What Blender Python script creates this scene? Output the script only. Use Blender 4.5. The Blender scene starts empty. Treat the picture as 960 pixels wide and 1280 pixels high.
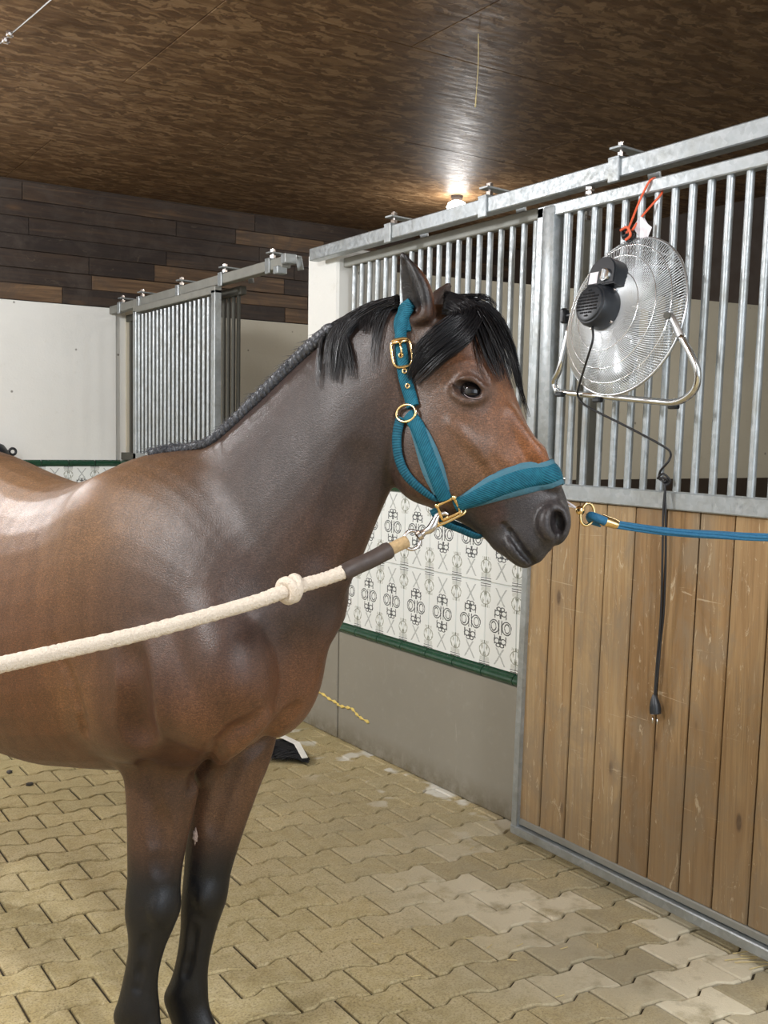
import bpy, bmesh, math, random
import numpy as np
from mathutils import Vector, Matrix
from mathutils.bvhtree import BVHTree
random.seed(7)
S = bpy.context.scene
COL = S.collection

# ------------------------------------------------------------------ camera
FPX = 1300.0
YAW, PITCH, ROLL = math.radians(33.6), math.radians(-4.0), math.radians(0.9)
CAM = Vector((0, 0, 1.5))
FW = Vector((math.sin(YAW)*math.cos(PITCH), math.cos(YAW)*math.cos(PITCH), math.sin(PITCH)))
_r = Vector((math.cos(YAW), -math.sin(YAW), 0)); _u = _r.cross(FW)
RT = _r*math.cos(ROLL) + _u*math.sin(ROLL)
UP = _u*math.cos(ROLL) - _r*math.sin(ROLL)
cd = bpy.data.cameras.new('camera'); cam = bpy.data.objects.new('camera', cd); COL.objects.link(cam)
cd.sensor_fit = 'VERTICAL'; cd.sensor_height = 36.0; cd.lens = 36.0*FPX/1280.0; cd.clip_start = 0.05
mw = Matrix((RT, UP, -FW)).transposed().to_4x4(); mw.translation = CAM
cam.matrix_world = mw
S.camera = cam

def ray(x, y): return FW + RT*((x-480)/FPX) - UP*((y-640)/FPX)
def at(x, y, d): return CAM + ray(x, y)*d
def onplane(x, y, n, c):
    n = Vector(n); r = ray(x, y); return CAM + r*((c-CAM.dot(n))/r.dot(n))

# ------------------------------------------------------------------ world, lights, exposure
vs = S.view_settings
vs.view_transform = 'Standard'; vs.look = 'None'; vs.gamma = 1; vs.use_curve_mapping = False
vs.exposure = 0.5
w = bpy.data.worlds.new('world'); S.world = w; w.use_nodes = True
bg = w.node_tree.nodes['Background']; bg.inputs[0].default_value = (0.75, 0.88, 1.0, 1); bg.inputs[1].default_value = 0.55

def area(name, loc, target, sx, sy, power, col=(1, 0.97, 0.93)):
    l = bpy.data.lights.new(name, 'AREA'); l.shape = 'RECTANGLE'; l.size = sx; l.size_y = sy; l.energy = power; l.color = col
    o = bpy.data.objects.new(name, l); COL.objects.link(o); o.location = loc
    o.rotation_euler = (Vector(target)-Vector(loc)).to_track_quat('-Z', 'Y').to_euler()
    return o
def bulb(name, loc, power, rad, col=(1, .98, .95)):
    l = bpy.data.lights.new(name, 'POINT'); l.energy = power; l.shadow_soft_size = rad; l.color = col
    o = bpy.data.objects.new(name, l); COL.objects.link(o); o.location = loc; return o
bulb('hanging_lamp_aisle', (-0.75, 1.9, 2.75), 150, .16, (.96, .98, 1.0))
bulb('hanging_lamp_rear', (-.3, 5.4, 2.8), 150, .14, (.97, .98, 1.0))
area('ceiling_lamp_front', (1.1, -0.8, 3.15), (1.2, 1.0, 0), 0.2, 1.2, 80, (0.97, 0.98, 1.0))
area('ceiling_lamp_stall', (4.4, 2.6, 3.1), (4.4, 2.6, 0), 0.2, 1.0, 22, (1, 0.95, 0.86))
bulb('lamp_far_stall', (4.62, 6.08, 2.9), 12, .08)
area('daylight_doorway', (0.7, -2.85, 1.5), (0.9, 2.0, 1.2), 2.4, 2.4, 34, (.86, .93, 1.0))

# ------------------------------------------------------------------ helpers
OFF = {}
def setp(o, label=None, cat=None, group=None, kind=None):
    if label: o['label'] = label
    if cat: o['category'] = cat
    if group: o['group'] = group
    if kind: o['kind'] = kind
    return o
def thing(name, label, cat, loc=(0, 0, 0), group=None):
    o = bpy.data.objects.new(name, None); COL.objects.link(o); o.location = loc; o.empty_display_size = 0.1
    OFF[o] = Vector(loc)
    return setp(o, label, cat, group)
def link(name, me, parent=None, pos=None, rot=None):
    """a mesh whose data is in world coordinates (pos None) or in its own frame, put at the world place pos"""
    o = bpy.data.objects.new(name, me); COL.objects.link(o)
    wp = Vector(pos) if pos is not None else Vector((0, 0, 0))
    OFF[o] = wp
    if rot is not None: o.rotation_euler = rot
    if parent is not None:
        o.parent = parent; o.location = wp - OFF[parent]
    else: o.location = wp
    return o
def mesh(bm, mat, smooth=None, name='m'):
    me = bpy.data.meshes.new(name)
    bm.normal_update(); bm.to_mesh(me); bm.free()
    if mat is not None: me.materials.append(mat)
    if smooth: 
        me.polygons.foreach_set('use_smooth', [True]*len(me.polygons))
        if smooth is not True: me.set_sharp_from_angle(angle=math.radians(smooth))
    return me
def pymesh(v, f, mat, smooth=True, name='m'):
    me = bpy.data.meshes.new(name); me.from_pydata([tuple(p) for p in v], [], f); me.validate()
    if mat is not None: me.materials.append(mat)
    if smooth: me.polygons.foreach_set('use_smooth', [True]*len(me.polygons))
    return me
def add_box(bm, c, s, bev=0.0, rot=None, seg=1):
    r = bmesh.ops.create_cube(bm, size=1)
    M = Matrix.Translation(Vector(c)) @ (rot.to_4x4() if rot is not None else Matrix.Identity(4)) @ Matrix.Diagonal((*s, 1))
    bmesh.ops.transform(bm, matrix=M, verts=r['verts'])
    if bev > 0:
        es = list({e for v in r['verts'] for e in v.link_edges})
        bmesh.ops.bevel(bm, geom=es, offset=bev, segments=seg, affect='EDGES', profile=0.5)
def boxme(s, mat, bev=0.0, c=(0, 0, 0), rot=None, seg=1):
    bm = bmesh.new(); add_box(bm, c, s, bev, rot, seg); return mesh(bm, mat, 35 if bev else None)
def frames(P, up=None):
    P = [Vector(p) for p in P]; n = len(P); T = []
    for i in range(n):
        t = P[min(i+1, n-1)]-P[max(i-1, 0)]
        T.append(t.normalized() if t.length > 1e-9 else Vector((0, 0, 1)))
    a = Vector(up) if up is not None else (Vector((0, 0, 1)) if abs(T[0].z) < .9 else Vector((1, 0, 0)))
    F = []; 
    for t in T:
        a = (a - t*a.dot(t)); a = a.normalized() if a.length > 1e-6 else t.orthogonal().normalized()
        F.append((t, a, t.cross(a)))
    return F
def add_tube(bm, P, r, n=8, cap=True, flat=1.0, up=None, closed=False):
    P = [Vector(p) for p in P]; F = frames(P, up); rings = []
    for i, p in enumerate(P):
        rr = r[i] if isinstance(r, (list, tuple)) else r
        t, a, b = F[i]
        if closed:
            tt = (P[(i+1) % len(P)]-P[i-1]).normalized(); a = (a-tt*a.dot(tt)).normalized(); b = tt.cross(a)
        rings.append([bm.verts.new(p + a*math.cos(2*math.pi*k/n)*rr + b*math.sin(2*math.pi*k/n)*rr*flat) for k in range(n)])
    m = len(rings)
    for i in range(m if closed else m-1):
        A, B = rings[i], rings[(i+1) % m]
        for k in range(n): bm.faces.new((A[k], A[(k+1) % n], B[(k+1) % n], B[k]))
    if cap and not closed:
        bm.faces.new(rings[0][::-1]); bm.faces.new(rings[-1])
def tubeme(P, r, mat, n=8, **k):
    bm = bmesh.new(); add_tube(bm, P, r, n, **k); bmesh.ops.recalc_face_normals(bm, faces=bm.faces); return mesh(bm, mat, 50)
def ringpts(c, ax, ay, rx, ry, n=24, sq=1.0):
    c, ax, ay = Vector(c), Vector(ax), Vector(ay); out = []
    for k in range(n):
        a = 2*math.pi*k/n; ca, sa = math.cos(a), math.sin(a)
        out.append(c + ax*rx*math.copysign(abs(ca)**sq, ca) + ay*ry*math.copysign(abs(sa)**sq, sa))
    return out
def ringme(c, ax, ay, rx, ry, rt, mat, n=24, sq=1.0, nt=8):
    bm = bmesh.new(); add_tube(bm, ringpts(c, ax, ay, rx, ry, n, sq), rt, nt, closed=True, up=Vector(ax).cross(Vector(ay)))
    bmesh.ops.recalc_face_normals(bm, faces=bm.faces); return mesh(bm, mat, True)
def spline(P, n, closed=False):
    """Catmull-Rom through the points"""
    P = [Vector(p) for p in P]; m = len(P); out = []
    segs = m-1
    for i in range(n):
        t = i/(n-1)*segs; k = min(int(t), segs-1); f = t-k
        p0, p1, p2, p3 = P[max(k-1, 0)], P[k], P[k+1], P[min(k+2, m-1)]
        out.append(0.5*((2*p1)+(p2-p0)*f+(2*p0-5*p1+4*p2-p3)*f*f+(3*p1-p0-3*p2+p3)*f**3))
    return out
def add_cyl(bm, a, b, r, n=16, r2=None):
    add_tube(bm, [a, b], [r, r if r2 is None else r2], n)
def add_lathe(bm, c, axis, prof, n=24):
    """prof: list of (distance along axis, radius)"""
    ax = Vector(axis).normalized(); a = ax.orthogonal().normalized(); b = ax.cross(a); c = Vector(c); rings = []
    for h, r in prof:
        rings.append([bm.verts.new(c+ax*h+(a*math.cos(2*math.pi*k/n)+b*math.sin(2*math.pi*k/n))*max(r, 1e-5)) for k in range(n)])
    for A, B in zip(rings, rings[1:]):
        for k in range(n): bm.faces.new((A[k], A[(k+1) % n], B[(k+1) % n], B[k]))
    bm.faces.new(rings[0][::-1]); bm.faces.new(rings[-1])
def latheme(c, axis, prof, mat, n=24):
    bm = bmesh.new(); add_lathe(bm, c, axis, prof, n); bmesh.ops.recalc_face_normals(bm, faces=bm.faces); return mesh(bm, mat, 40)

# ------------------------------------------------------------------ material kit
class NT:
    def __init__(s, name, rough=0.6, spec=0.5, metal=0.0):
        s.m = bpy.data.materials.new(name); s.m.use_nodes = True; s.t = s.m.node_tree
        s.b = s.t.nodes['Principled BSDF']
        s.b.inputs['Roughness'].default_value = rough; s.b.inputs['Metallic'].default_value = metal
        s.b.inputs['Specular IOR Level'].default_value = spec
    def n(s, typ, **k):
        nd = s.t.nodes.new(typ)
        for a, v in k.items(): setattr(nd, a, v)
        return nd
    def set(s, sock, v):
        if isinstance(v, bpy.types.NodeSocket): s.t.links.new(v, sock)
        elif isinstance(v, (tuple, list)) and len(v) == 3 and sock.type == 'RGBA': sock.default_value = (*v, 1)
        else: sock.default_value = v
    def math(s, op, a, b=0.0, clamp=False):
        nd = s.n('ShaderNodeMath', operation=op, use_clamp=clamp); s.set(nd.inputs[0], a); s.set(nd.inputs[1], b); return nd.outputs[0]
    def mix(s, f, a, b, blend='MIX'):
        nd = s.n('ShaderNodeMix', data_type='RGBA', blend_type=blend, clamp_factor=True)
        s.set(nd.inputs[0], f); s.set(nd.inputs[6], a); s.set(nd.inputs[7], b); return nd.outputs[2]
    def coord(s, kind='Object', scale=(1, 1, 1), rnd=0.0, loc=(0, 0, 0), rot=(0, 0, 0)):
        tc = s.n('ShaderNodeTexCoord'); mp = s.n('ShaderNodeMapping'); mp.inputs['Scale'].default_value = scale
        mp.inputs['Rotation'].default_value = rot
        v = tc.outputs[kind]
        if rnd:
            oi = s.n('ShaderNodeObjectInfo'); ad = s.n('ShaderNodeVectorMath', operation='MULTIPLY_ADD')
            s.t.links.new(oi.outputs['Random'], ad.inputs[0]); ad.inputs[1].default_value = (rnd, rnd*1.7, rnd*.6); s.t.links.new(v, ad.inputs[2]); v = ad.outputs[0]
        s.t.links.new(v, mp.inputs['Vector']); mp.inputs['Location'].default_value = loc
        return mp.outputs[0]
    def pos(s, scale=(1, 1, 1)):
        g = s.n('ShaderNodeNewGeometry'); mp = s.n('ShaderNodeMapping'); mp.inputs['Scale'].default_value = scale
        s.t.links.new(g.outputs['Position'], mp.inputs['Vector']); return mp.outputs[0]
    def noise(s, v, scale=5, detail=4, rough=0.55, dist=0.0, col=False):
        nd = s.n('ShaderNodeTexNoise'); s.set(nd.inputs['Vector'], v); nd.inputs['Scale'].default_value = scale
        nd.inputs['Detail'].default_value = detail; nd.inputs['Roughness'].default_value = rough; nd.inputs['Distortion'].default_value = dist
        return nd.outputs[1 if col else 0]
    def voro(s, v, scale=5, out='Color', feat='F1', rand=1.0):
        nd = s.n('ShaderNodeTexVoronoi', feature=feat); s.set(nd.inputs['Vector'], v); nd.inputs['Scale'].default_value = scale; nd.inputs['Randomness'].default_value = rand
        return nd.outputs[out]
    def ramp(s, f, stops, interp='LINEAR'):
        nd = s.n('ShaderNodeValToRGB'); cr = nd.color_ramp; cr.interpolation = interp
        while len(cr.elements) < len(stops): cr.elements.new(0.5)
        for e, (p, c) in zip(cr.elements, stops):
            e.position = p; e.color = (*c, 1) if isinstance(c, tuple) else (c, c, c, 1)
        s.set(nd.inputs[0], f); return nd.outputs[0]
    def rng(s, f, a, b, c=0.0, d=1.0):
        nd = s.n('ShaderNodeMapRange'); s.set(nd.inputs[0], f)
        for i, v in enumerate((a, b, c, d)): nd.inputs[i+1].default_value = v
        return nd.outputs[0]
    def rand(s): return s.n('ShaderNodeObjectInfo').outputs['Random']
    def attr(s, name, out='Color'):
        nd = s.n('ShaderNodeAttribute', attribute_name=name); return nd.outputs[out]
    def sep(s, v):
        nd = s.n('ShaderNodeSeparateXYZ'); s.set(nd.inputs[0], v); return nd.outputs
    def color(s, v): s.set(s.b.inputs['Base Color'], v); return s
    def rough(s, v): s.set(s.b.inputs['Roughness'], v); return s
    def bump(s, h, strength=0.3, dist=0.01):
        nd = s.n('ShaderNodeBump'); nd.inputs['Strength'].default_value = strength; nd.inputs['Distance'].default_value = dist
        s.set(nd.inputs['Height'], h); s.t.links.new(nd.outputs[0], s.b.inputs['Normal']); return s

def plain(name, col, rough=0.5, metal=0.0, var=0.12, scale=30, bump=0.0):
    k = NT(name, rough, metal=metal); p = k.pos()
    n = k.noise(p, scale, 5)
    k.color(k.mix(n, tuple(c*(1-var) for c in col), tuple(min(1, c*(1+var)) for c in col)))
    k.rough(k.rng(n, .3, .7, rough*.85, min(1, rough*1.15)))
    if bump: k.bump(n, bump, .004)
    return k.m

def mat_galv():
    k = NT('galvanised_steel', .42, metal=.65); p = k.pos()
    a = k.voro(p, 55, 'Color'); b = k.noise(p, 9, 6, .65); c = k.noise(p, 60, 3)
    col = k.mix(k.math('MULTIPLY', k.sep(a)[0], .35), (.36, .39, .405), (.60, .63, .65))
    col = k.mix(k.rng(b, .45, .75), col, (.30, .31, .295))
    col = k.mix(k.rng(k.noise(p, 3.3, 6, .7), .6, .72, 0, .35), col, (.30, .25, .19))
    k.color(col); k.rough(k.rng(c, .3, .7, .32, .55)); k.bump(c, .12, .003); return k.m
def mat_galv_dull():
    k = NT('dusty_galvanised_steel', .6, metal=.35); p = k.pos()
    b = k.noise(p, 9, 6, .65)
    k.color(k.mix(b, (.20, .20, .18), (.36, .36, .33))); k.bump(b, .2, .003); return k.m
def mat_paver():
    k = NT('concrete_paver', .8, .35); p = k.pos(); r = k.rand()
    n1 = k.noise(p, 2.6, 6, .65); n2 = k.noise(p, 22, 7, .75); n3 = k.noise(p, 150, 4, .75)
    col = k.ramp(r, [(0, (.47, .365, .175)), (.4, (.55, .435, .215)), (.75, (.58, .465, .25)), (1, (.50, .40, .22))])
    col = k.mix(k.rng(n1, .35, .65, 0, .75), col, (.40, .325, .16))
    col = k.mix(k.rng(n2, .42, .68, 0, .75), col, (.62, .53, .33)); col = k.mix(k.rng(n2, .42, .28, 0, .6), col, (.24, .185, .095))
    col = k.mix(k.rng(n3, .50, .66, 0, .8), col, (.20, .15, .075))
    col = k.mix(k.rng(n3, .32, .42, .6, 0), col, (.66, .58, .40))
    x, y, z = k.sep(k.pos())
    # pale worn slabs and lime-dust by the stall door
    near = k.math('MULTIPLY', k.rng(x, 1.72, 2.15), k.rng(y, 3.3, 2.6))
    pale = k.math('MULTIPLY', k.rng(k.voro(k.coord('Object', (1, 1, 1), 9.0), .01, 'Color') if False else r, .58, .72), near)
    pale = k.math('MULTIPLY', pale, k.rng(k.noise(p, 9, 5, .6), .32, .5))
    
    grey = k.math('MULTIPLY', k.rng(x, 1.55, 2.1), k.rng(y, 4.4, 2.2))
    col = k.mix(k.math('MULTIPLY', grey, k.rng(n1, .3, .6, .2, .75)), col, (.33, .29, .205))
    col = k.mix(k.math('MULTIPLY', pale, .8), col, (.74, .665, .50))
    spill = k.math('MULTIPLY', k.rng(k.noise(p, 5.5, 3, .45), .58, .64), k.math('MULTIPLY', k.rng(x, 2.2, 2.5), k.rng(y, 2.9, 3.3)))
    col = k.mix(spill, col, (.72, .69, .6))
    wet = k.math('MULTIPLY', k.rng(y, 3.7, 4.6), k.rng(n1, .3, .6, .2, .6))
    col = k.mix(wet, col, (.27, .225, .10))
    k.color(col); k.rough(k.rng(n2, .3, .7, .62, .9)); k.bump(k.math('ADD', n2, k.math('MULTIPLY', n3, .6)), .7, .005); return k.m
def mat_joint():
    k = NT('sandy_joint_soil', .95); p = k.pos(); n = k.noise(p, 40, 5)
    k.color(k.mix(n, (.022, .017, .010), (.085, .066, .04))); k.bump(n, .8, .01); return k.m
def mat_osb():
    k = NT('oriented_strand_board', .5, .14)
    tc = k.pos()
    base = k.noise(k.pos((1.2, 9, 1)), 4.0, 6, .6)
    nz = k.noise(k.pos((2, 2, 1)), 5, 3, .6, col=True)
    def jig(sc, amt):
        m = k.n('ShaderNodeVectorMath', operation='MULTIPLY_ADD'); k.t.links.new(nz, m.inputs[0]); m.inputs[1].default_value = (amt, amt*6, 0); k.t.links.new(k.pos(sc), m.inputs[2]); return m.outputs[0]
    v1 = k.voro(jig((8, 38, 1), .8), 1.0, 'Color'); v2 = k.voro(jig((11, 44, 1), 1.2), 1.0, 'Color'); v3 = k.voro(jig((20, 34, 1), 1.6), 1.0, 'Color')
    a = k.sep(v1)[0]; b = k.sep(v2)[1]; c = k.sep(v3)[0]
    col = k.ramp(a, [(0, (.095, .050, .024)), (.5, (.15, .085, .042)), (1, (.23, .14, .07))])
    col = k.mix(k.rng(b, .72, .8, 0, .8), col, (.32, .205, .11))
    col = k.mix(k.rng(c, .86, .9, 0, .7), col, (.075, .042, .02))
    col = k.mix(k.rng(b, .18, .1, 0, .75), col, (.07, .038, .018))
    fib = k.noise(k.pos((3, 90, 1)), 6, 4, .6)
    col = k.mix(k.rng(fib, .4, .7, 0, .35), col, (.10, .055, .026))
    col = k.mix(k.math('MULTIPLY', base, .5), col, (.135, .078, .038))
    k.color(col); k.rough(k.rng(base, .3, .7, .36, .6)); k.bump(k.math('ADD', a, k.math('MULTIPLY', fib, .7)), .35, .004); return k.m
def wood(name, stops, axis='Z', sc=1.0, rough=.6, scuff=None, knots=True, rnd=7.0, gw=.75, rw=.28, pale=(.56, .46, .31)):
    k = NT(name, rough, .4)
    st = {'Z': (14, 14, .9), 'X': (.9, 14, 14), 'Y': (14, .9, 14)}[axis]
    st2 = {'Z': (60, 60, 1.5), 'X': (1.5, 60, 60), 'Y': (60, 1.5, 60)}[axis]
    v = k.coord('Object', tuple(x*sc for x in st), rnd)
    g = k.noise(v, 1.6, 5, .55, 1.2); f = k.noise(k.coord('Object', st2, rnd), 2.0, 4, .6)
    col = k.ramp(k.math('ADD', k.math('MULTIPLY', k.rng(g, .25, .75), gw), k.math('MULTIPLY', k.rand(), rw), True), stops)
    col = k.mix(k.rng(f, .5, .75, 0, .45), col, tuple(c*.55 for c in stops[0][1]))
    h = k.math('ADD', g, f)
    if knots:
        kv = k.coord('Object', {'Z': (0, 7, 2.6), 'X': (2.6, 0, 7), 'Y': (7, 2.6, 0)}[axis], rnd)
        d = k.voro(kv, 1.0, 'Distance'); col = k.mix(k.rng(d, .20, .06, 0, .45), col, (.16, .08, .03)); col = k.mix(k.rng(d, .085, .05, 0, .85), col, (.06, .03, .015))
    if scuff:
        s1 = k.noise(k.pos((1, 2.0, 1.1)), 3.5, 6, .7, .8); col = k.mix(k.rng(s1, .46, .66, 0, .8), col, scuff); zz = k.sep(k.pos())[2]; col = k.mix(k.math('MULTIPLY', k.rng(zz, .75, .1, 0, .6), k.rng(s1, .3, .6, .4, 1)), col, scuff)
        s2 = k.noise(k.pos((1, 9, 2.3)), 3.0, 5, .75, 2.2); col = k.mix(k.rng(s2, .60, .68, 0, .65), col, pale); s3 = k.noise(k.pos((1, 1.6, 26)), 1.6, 4, .7, 1.2); col = k.mix(k.rng(s3, .66, .70, 0, .5), col, pale)
    k.color(col); k.bump(h, .35, .003); return k.m
def mat_plaster(name, c1, c2, dirt=(.30, .27, .2), amt=.5):
    k = NT(name, .85, .25); p = k.pos(); a = k.noise(p, 2.2, 6, .6); b = k.noise(p, 14, 6, .7); d = k.noise(p, 70, 3)
    col = k.mix(a, c1, c2); col = k.mix(k.rng(b, .6, .8, 0, amt), col, dirt)
    sp = k.voro(p, 5.5, 'Distance'); col = k.mix(k.rng(sp, .06, .03, 0, .75), col, (.12, .11, .09))
    k.color(col); k.bump(k.math('ADD', b, k.math('MULTIPLY', d, .4)), .3, .006); return k.m
def mat_concrete():
    k = NT('painted_concrete_plinth', .7, .35); p = k.pos(); a = k.noise(p, 1.7, 5, .6); b = k.noise(p, 18, 6, .7); 
    col = k.mix(a, (.235, .218, .178), (.29, .27, .222)); col = k.mix(k.rng(b, .55, .8, 0, .4), col, (.36, .34, .285))
    s = k.noise(k.pos((1, 30, 2)), 2.0, 4, .7, 1.5); col = k.mix(k.rng(s, .68, .74, 0, .5), col, (.46, .44, .38))
    z = k.sep(p)[2]; col = k.mix(k.math('MULTIPLY', k.rng(z, .12, 0.0), k.rng(b, .3, .6)), col, (.15, .125, .08))
    k.color(col); k.bump(b, .2, .004); return k.m
def mat_tile():
    """white glazed tile with a printed ornament, laid out in the tile's own Generated frame"""
    k = NT('ornament_wall_tile', .22, .5)
    tc = k.n('ShaderNodeTexCoord'); g = k.sep(tc.outputs['Generated'])
    M = k.math
    u = k.math('ADD', k.attr('tu', 'Fac'), 0.0); v = k.math('ADD', k.attr('tv', 'Fac'), 0.0)
    nz = k.noise(k.pos(), 130, 2); u = M('ADD', u, M('MULTIPLY', M('SUBTRACT', nz, .5), .05))
    a = M('ABSOLUTE', M('SUBTRACT', u, .5)); b = M('ABSOLUTE', M('SUBTRACT', v, .5)); e = M('SUBTRACT', .5, a)
    def ell(x, y, cx, cy, rx, ry):
        dx = M('DIVIDE', M('SUBTRACT', x, cx), rx); dy = M('DIVIDE', M('SUBTRACT', y, cy), ry)
        return M('SQRT', M('ADD', M('MULTIPLY', dx, dx), M('MULTIPLY', dy, dy)))
    def ring(d, r, w): return M('LESS_THAN', M('ABSOLUTE', M('SUBTRACT', d, r)), w)
    def band(x, lo, hi): return M('MULTIPLY', M('GREATER_THAN', x, lo), M('LESS_THAN', x, hi))
    def box(x0, x1, y0, y1): return M('MULTIPLY', band(a, x0, x1), band(b, y0, y1))
    def orr(*l):
        r = l[0]
        for q in l[1:]: r = M('MAXIMUM', r, q)
        return r
    d = ell(a, b, .20, 0, .155, .082)
    dark = orr(ring(d, .93, .085), ring(ell(a, b, .215, 0, .085, .058), .9, .13), M('MULTIPLY', box(.03, .06, 0, .085), 1.0),
               ring(ell(a, b, .105, .165, .095, .036), .85, .17), box(.165, .195, .10, .205), box(0, .03, .10, .155),
               ring(ell(a, b, .06, .215, .075, .026), .8, .22), M('LESS_THAN', ell(a, b, .0, .19, .05, .016), 1))
    xl = M('MULTIPLY', M('LESS_THAN', M('ABSOLUTE', M('SUBTRACT', a, M('MULTIPLY', M('ABSOLUTE', M('SUBTRACT', b, .335)), 1.35))), .024), band(b, .25, .455))
    bars = M('MULTIPLY', M('LESS_THAN', e, .165), orr(band(b, .478, .49), band(b, .452, .463)))
    ov = ell(e, b, 0, .315, .17, .082)
    lat = M('GREATER_THAN', M('SINE', M('MULTIPLY', M('ADD', e, M('MULTIPLY', b, .55)), 62)), .1)
    lat2 = M('GREATER_THAN', M('SINE', M('MULTIPLY', M('SUBTRACT', e, M('MULTIPLY', b, .55)), 62)), .1)
    olive = orr(ring(ov, .95, .07), M('MULTIPLY', M('LESS_THAN', ov, .9), M('MULTIPLY', lat, lat2)),
                M('MULTIPLY', M('LESS_THAN', e, .15), M('MULTIPLY', band(b, .395, .445), M('GREATER_THAN', M('SINE', M('MULTIPLY', b, 560)), .25))))
    fine = M('MULTIPLY', M('GREATER_THAN', M('SINE', M('MULTIPLY', e, 120)), .3), M('MULTIPLY', M('LESS_THAN', e, .12), band(b, .20, .235)))
    white = k.mix(k.noise(k.pos(), 3), (.76, .79, .78), (.84, .86, .84))
    col = k.mix(M('MULTIPLY', xl, .6), white, (.22, .24, .24))
    col = k.mix(M('MULTIPLY', orr(olive, fine), .72), col, (.17, .18, .115))
    col = k.mix(M('MULTIPLY', dark, .92), col, (.035, .04, .048)); col = k.mix(M('MULTIPLY', bars, .85), col, (.05, .055, .055))
    k.color(col); return k.m

RUST_SHADE = plain('tarnished_shaded_bar', (.085, .082, .068), .7, .2, .3, 40)  # tarnish plus the rear corner's shade, both put into one darker colour
GALV = mat_galv(); GALVD = mat_galv_dull(); PAVER = mat_paver(); JOINT = mat_joint(); OSB = mat_osb(); TILE = mat_tile(); CONC = mat_concrete()
PLASTW = mat_plaster('white_lime_plaster', (.70, .70, .67), (.80, .80, .77), (.50, .47, .38), .35)
PLASTC = mat_plaster('cream_plaster', (.50, .46, .37), (.60, .56, .46), (.36, .31, .22), .5)
GREEN = plain('green_glazed_trim', (.016, .062, .034), .22, var=.5, scale=40)
GROUT = plain('tile_grout', (.56, .57, .54), .9, scale=80)
PLANK = wood('weathered_spruce_plank', [(0, (.16, .090, .036)), (.35, (.255, .150, .064)), (.6, (.325, .205, .095)), (.85, (.385, .265, .135)), (1, (.31, .225, .14))], 'Z', scuff=(.235, .175, .11), gw=.62, rw=.5)
PALLET = wood('dark_reclaimed_board', [(0, (.013, .009, .008)), (.4, (.030, .019, .014)), (.62, (.055, .033, .020)), (.8, (.115, .066, .034)), (1, (.19, .115, .06))], 'X', gw=.5, rw=.62, scuff=(.06, .045, .036), pale=(.085, .062, .045))
BROWN = plain('dark_brown_board', (.035, .022, .014), .7, scale=12)
BLACKP = plain('black_plastic', (.016, .019, .024), .38, scale=60)
CHROME = plain('chromed_wire', (.80, .82, .84), .2, 1.0, .05, 60)
ALU = plain('bare_aluminium', (.60, .62, .64), .3, .9, .06, 20)
BRASS = plain('brass', (.86, .62, .30), .2, 1.0, .08, 60)
STEEL = plain('nickel_steel', (.66, .60, .57), .24, 1.0, .08, 60)
ORANGE = plain('orange_cord', (.80, .13, .05), .6)
PAPER = plain('white_paper', (.82, .79, .83), .8, var=.04)
YELLOW = plain('yellow_foam_filler', (.74, .56, .16), .8, var=.2)
STRAW = plain('straw', (.62, .50, .25), .8, var=.25)

# ------------------------------------------------------------------ setting: floor
WX, DX, YB, ZC = 2.655, 2.54, 7.57, 3.27      # stall-front plane, door plane, rear wall, ceiling
fl = link('floor', boxme((9.4, 12.0, .1), JOINT, c=(1.9, 2.5, -.062))); setp(fl, 'paved aisle floor of wavy edged yellow grey concrete blocks', None, None, 'structure')
PX, PY, SL = .2045, .1345, -.1
def wave(x):                                    # bone-shaped row boundary, +1 at the joints
    c = math.cos(2*math.pi*x/PX); return max(-1, min(1, c*2.0))
def paver_outline():
    xs = [-PX/2, -PX*.335, -PX*.26, -PX*.165, PX*.165, PX*.26, PX*.335, PX/2]
    g = .0038; top = []; bot = []
    for x in xs:
        xx = max(-PX/2+g, min(PX/2-g, x)); wv = wave(x+PX/2)*.0118
        top.append((xx, PY/2+wv-g+SL*x)); bot.append((xx, -PY/2-wv+g+SL*x))
    return bot + top[::-1]
def paver_mesh(add=None, ox=0, oy=0, bm=None, tilt=0):
    own = bm is None
    if own: bm = bmesh.new()
    o = paver_outline(); cx = sum(p[0] for p in o)/len(o); cy = 0
    A = [bm.verts.new((ox+x*.955, oy+(y-SL*x)*.92+SL*x*.955, .0)) for x, y in o]
    B = [bm.verts.new((ox+x, oy+y, -.005)) for x, y in o]; Cc = [bm.verts.new((ox+x, oy+y, -.012)) for x, y in o]
    bm.faces.new(A); n = len(o)
    for k in range(n):
        j = (k+1) % n
        bm.faces.new((B[k], B[j], A[j], A[k])); bm.faces.new((Cc[k], Cc[j], B[j], B[k]))
    if own: return mesh(bm, PAVER)
PM = paver_mesh()
def proj(p):
    d = Vector(p)-CAM; z = d.dot(FW); return 480+FPX*d.dot(RT)/z, 640-FPX*d.dot(UP)/z, z
cand = []
for j in range(-40, 34):
    for i in range(-24, 12):
        x = .99+PX/2+i*PX+(PX/2 if j % 2 else 0); y = 3.618-j*-PY + 0 if False else 3.618+j*PY+SL*(x-.99)
        if x > 2.655+PX*.4 or x < -2.3 or y > YB-.05 or y < -2.9: continue
        q = proj((x, y, 0)) if (Vector((x, y, 0))-CAM).dot(FW) > .3 else (-999, -999, 1)
        vis = -50 < q[0] < 1010 and 830 < q[1] < 1330
        cand.append((0 if vis else 1, q[2], x, y))
cand.sort(); rest = bmesh.new()
for n, (nv, dd, x, y) in enumerate(cand):
    if not nv and n < 300:
        link('paver', PM, fl, (x, y, random.uniform(-.0018, .0014)), (random.uniform(-.011, .011), random.uniform(-.009, .009), random.uniform(-.008, .008)))
    else: paver_mesh(ox=x, oy=y, bm=rest)
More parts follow.
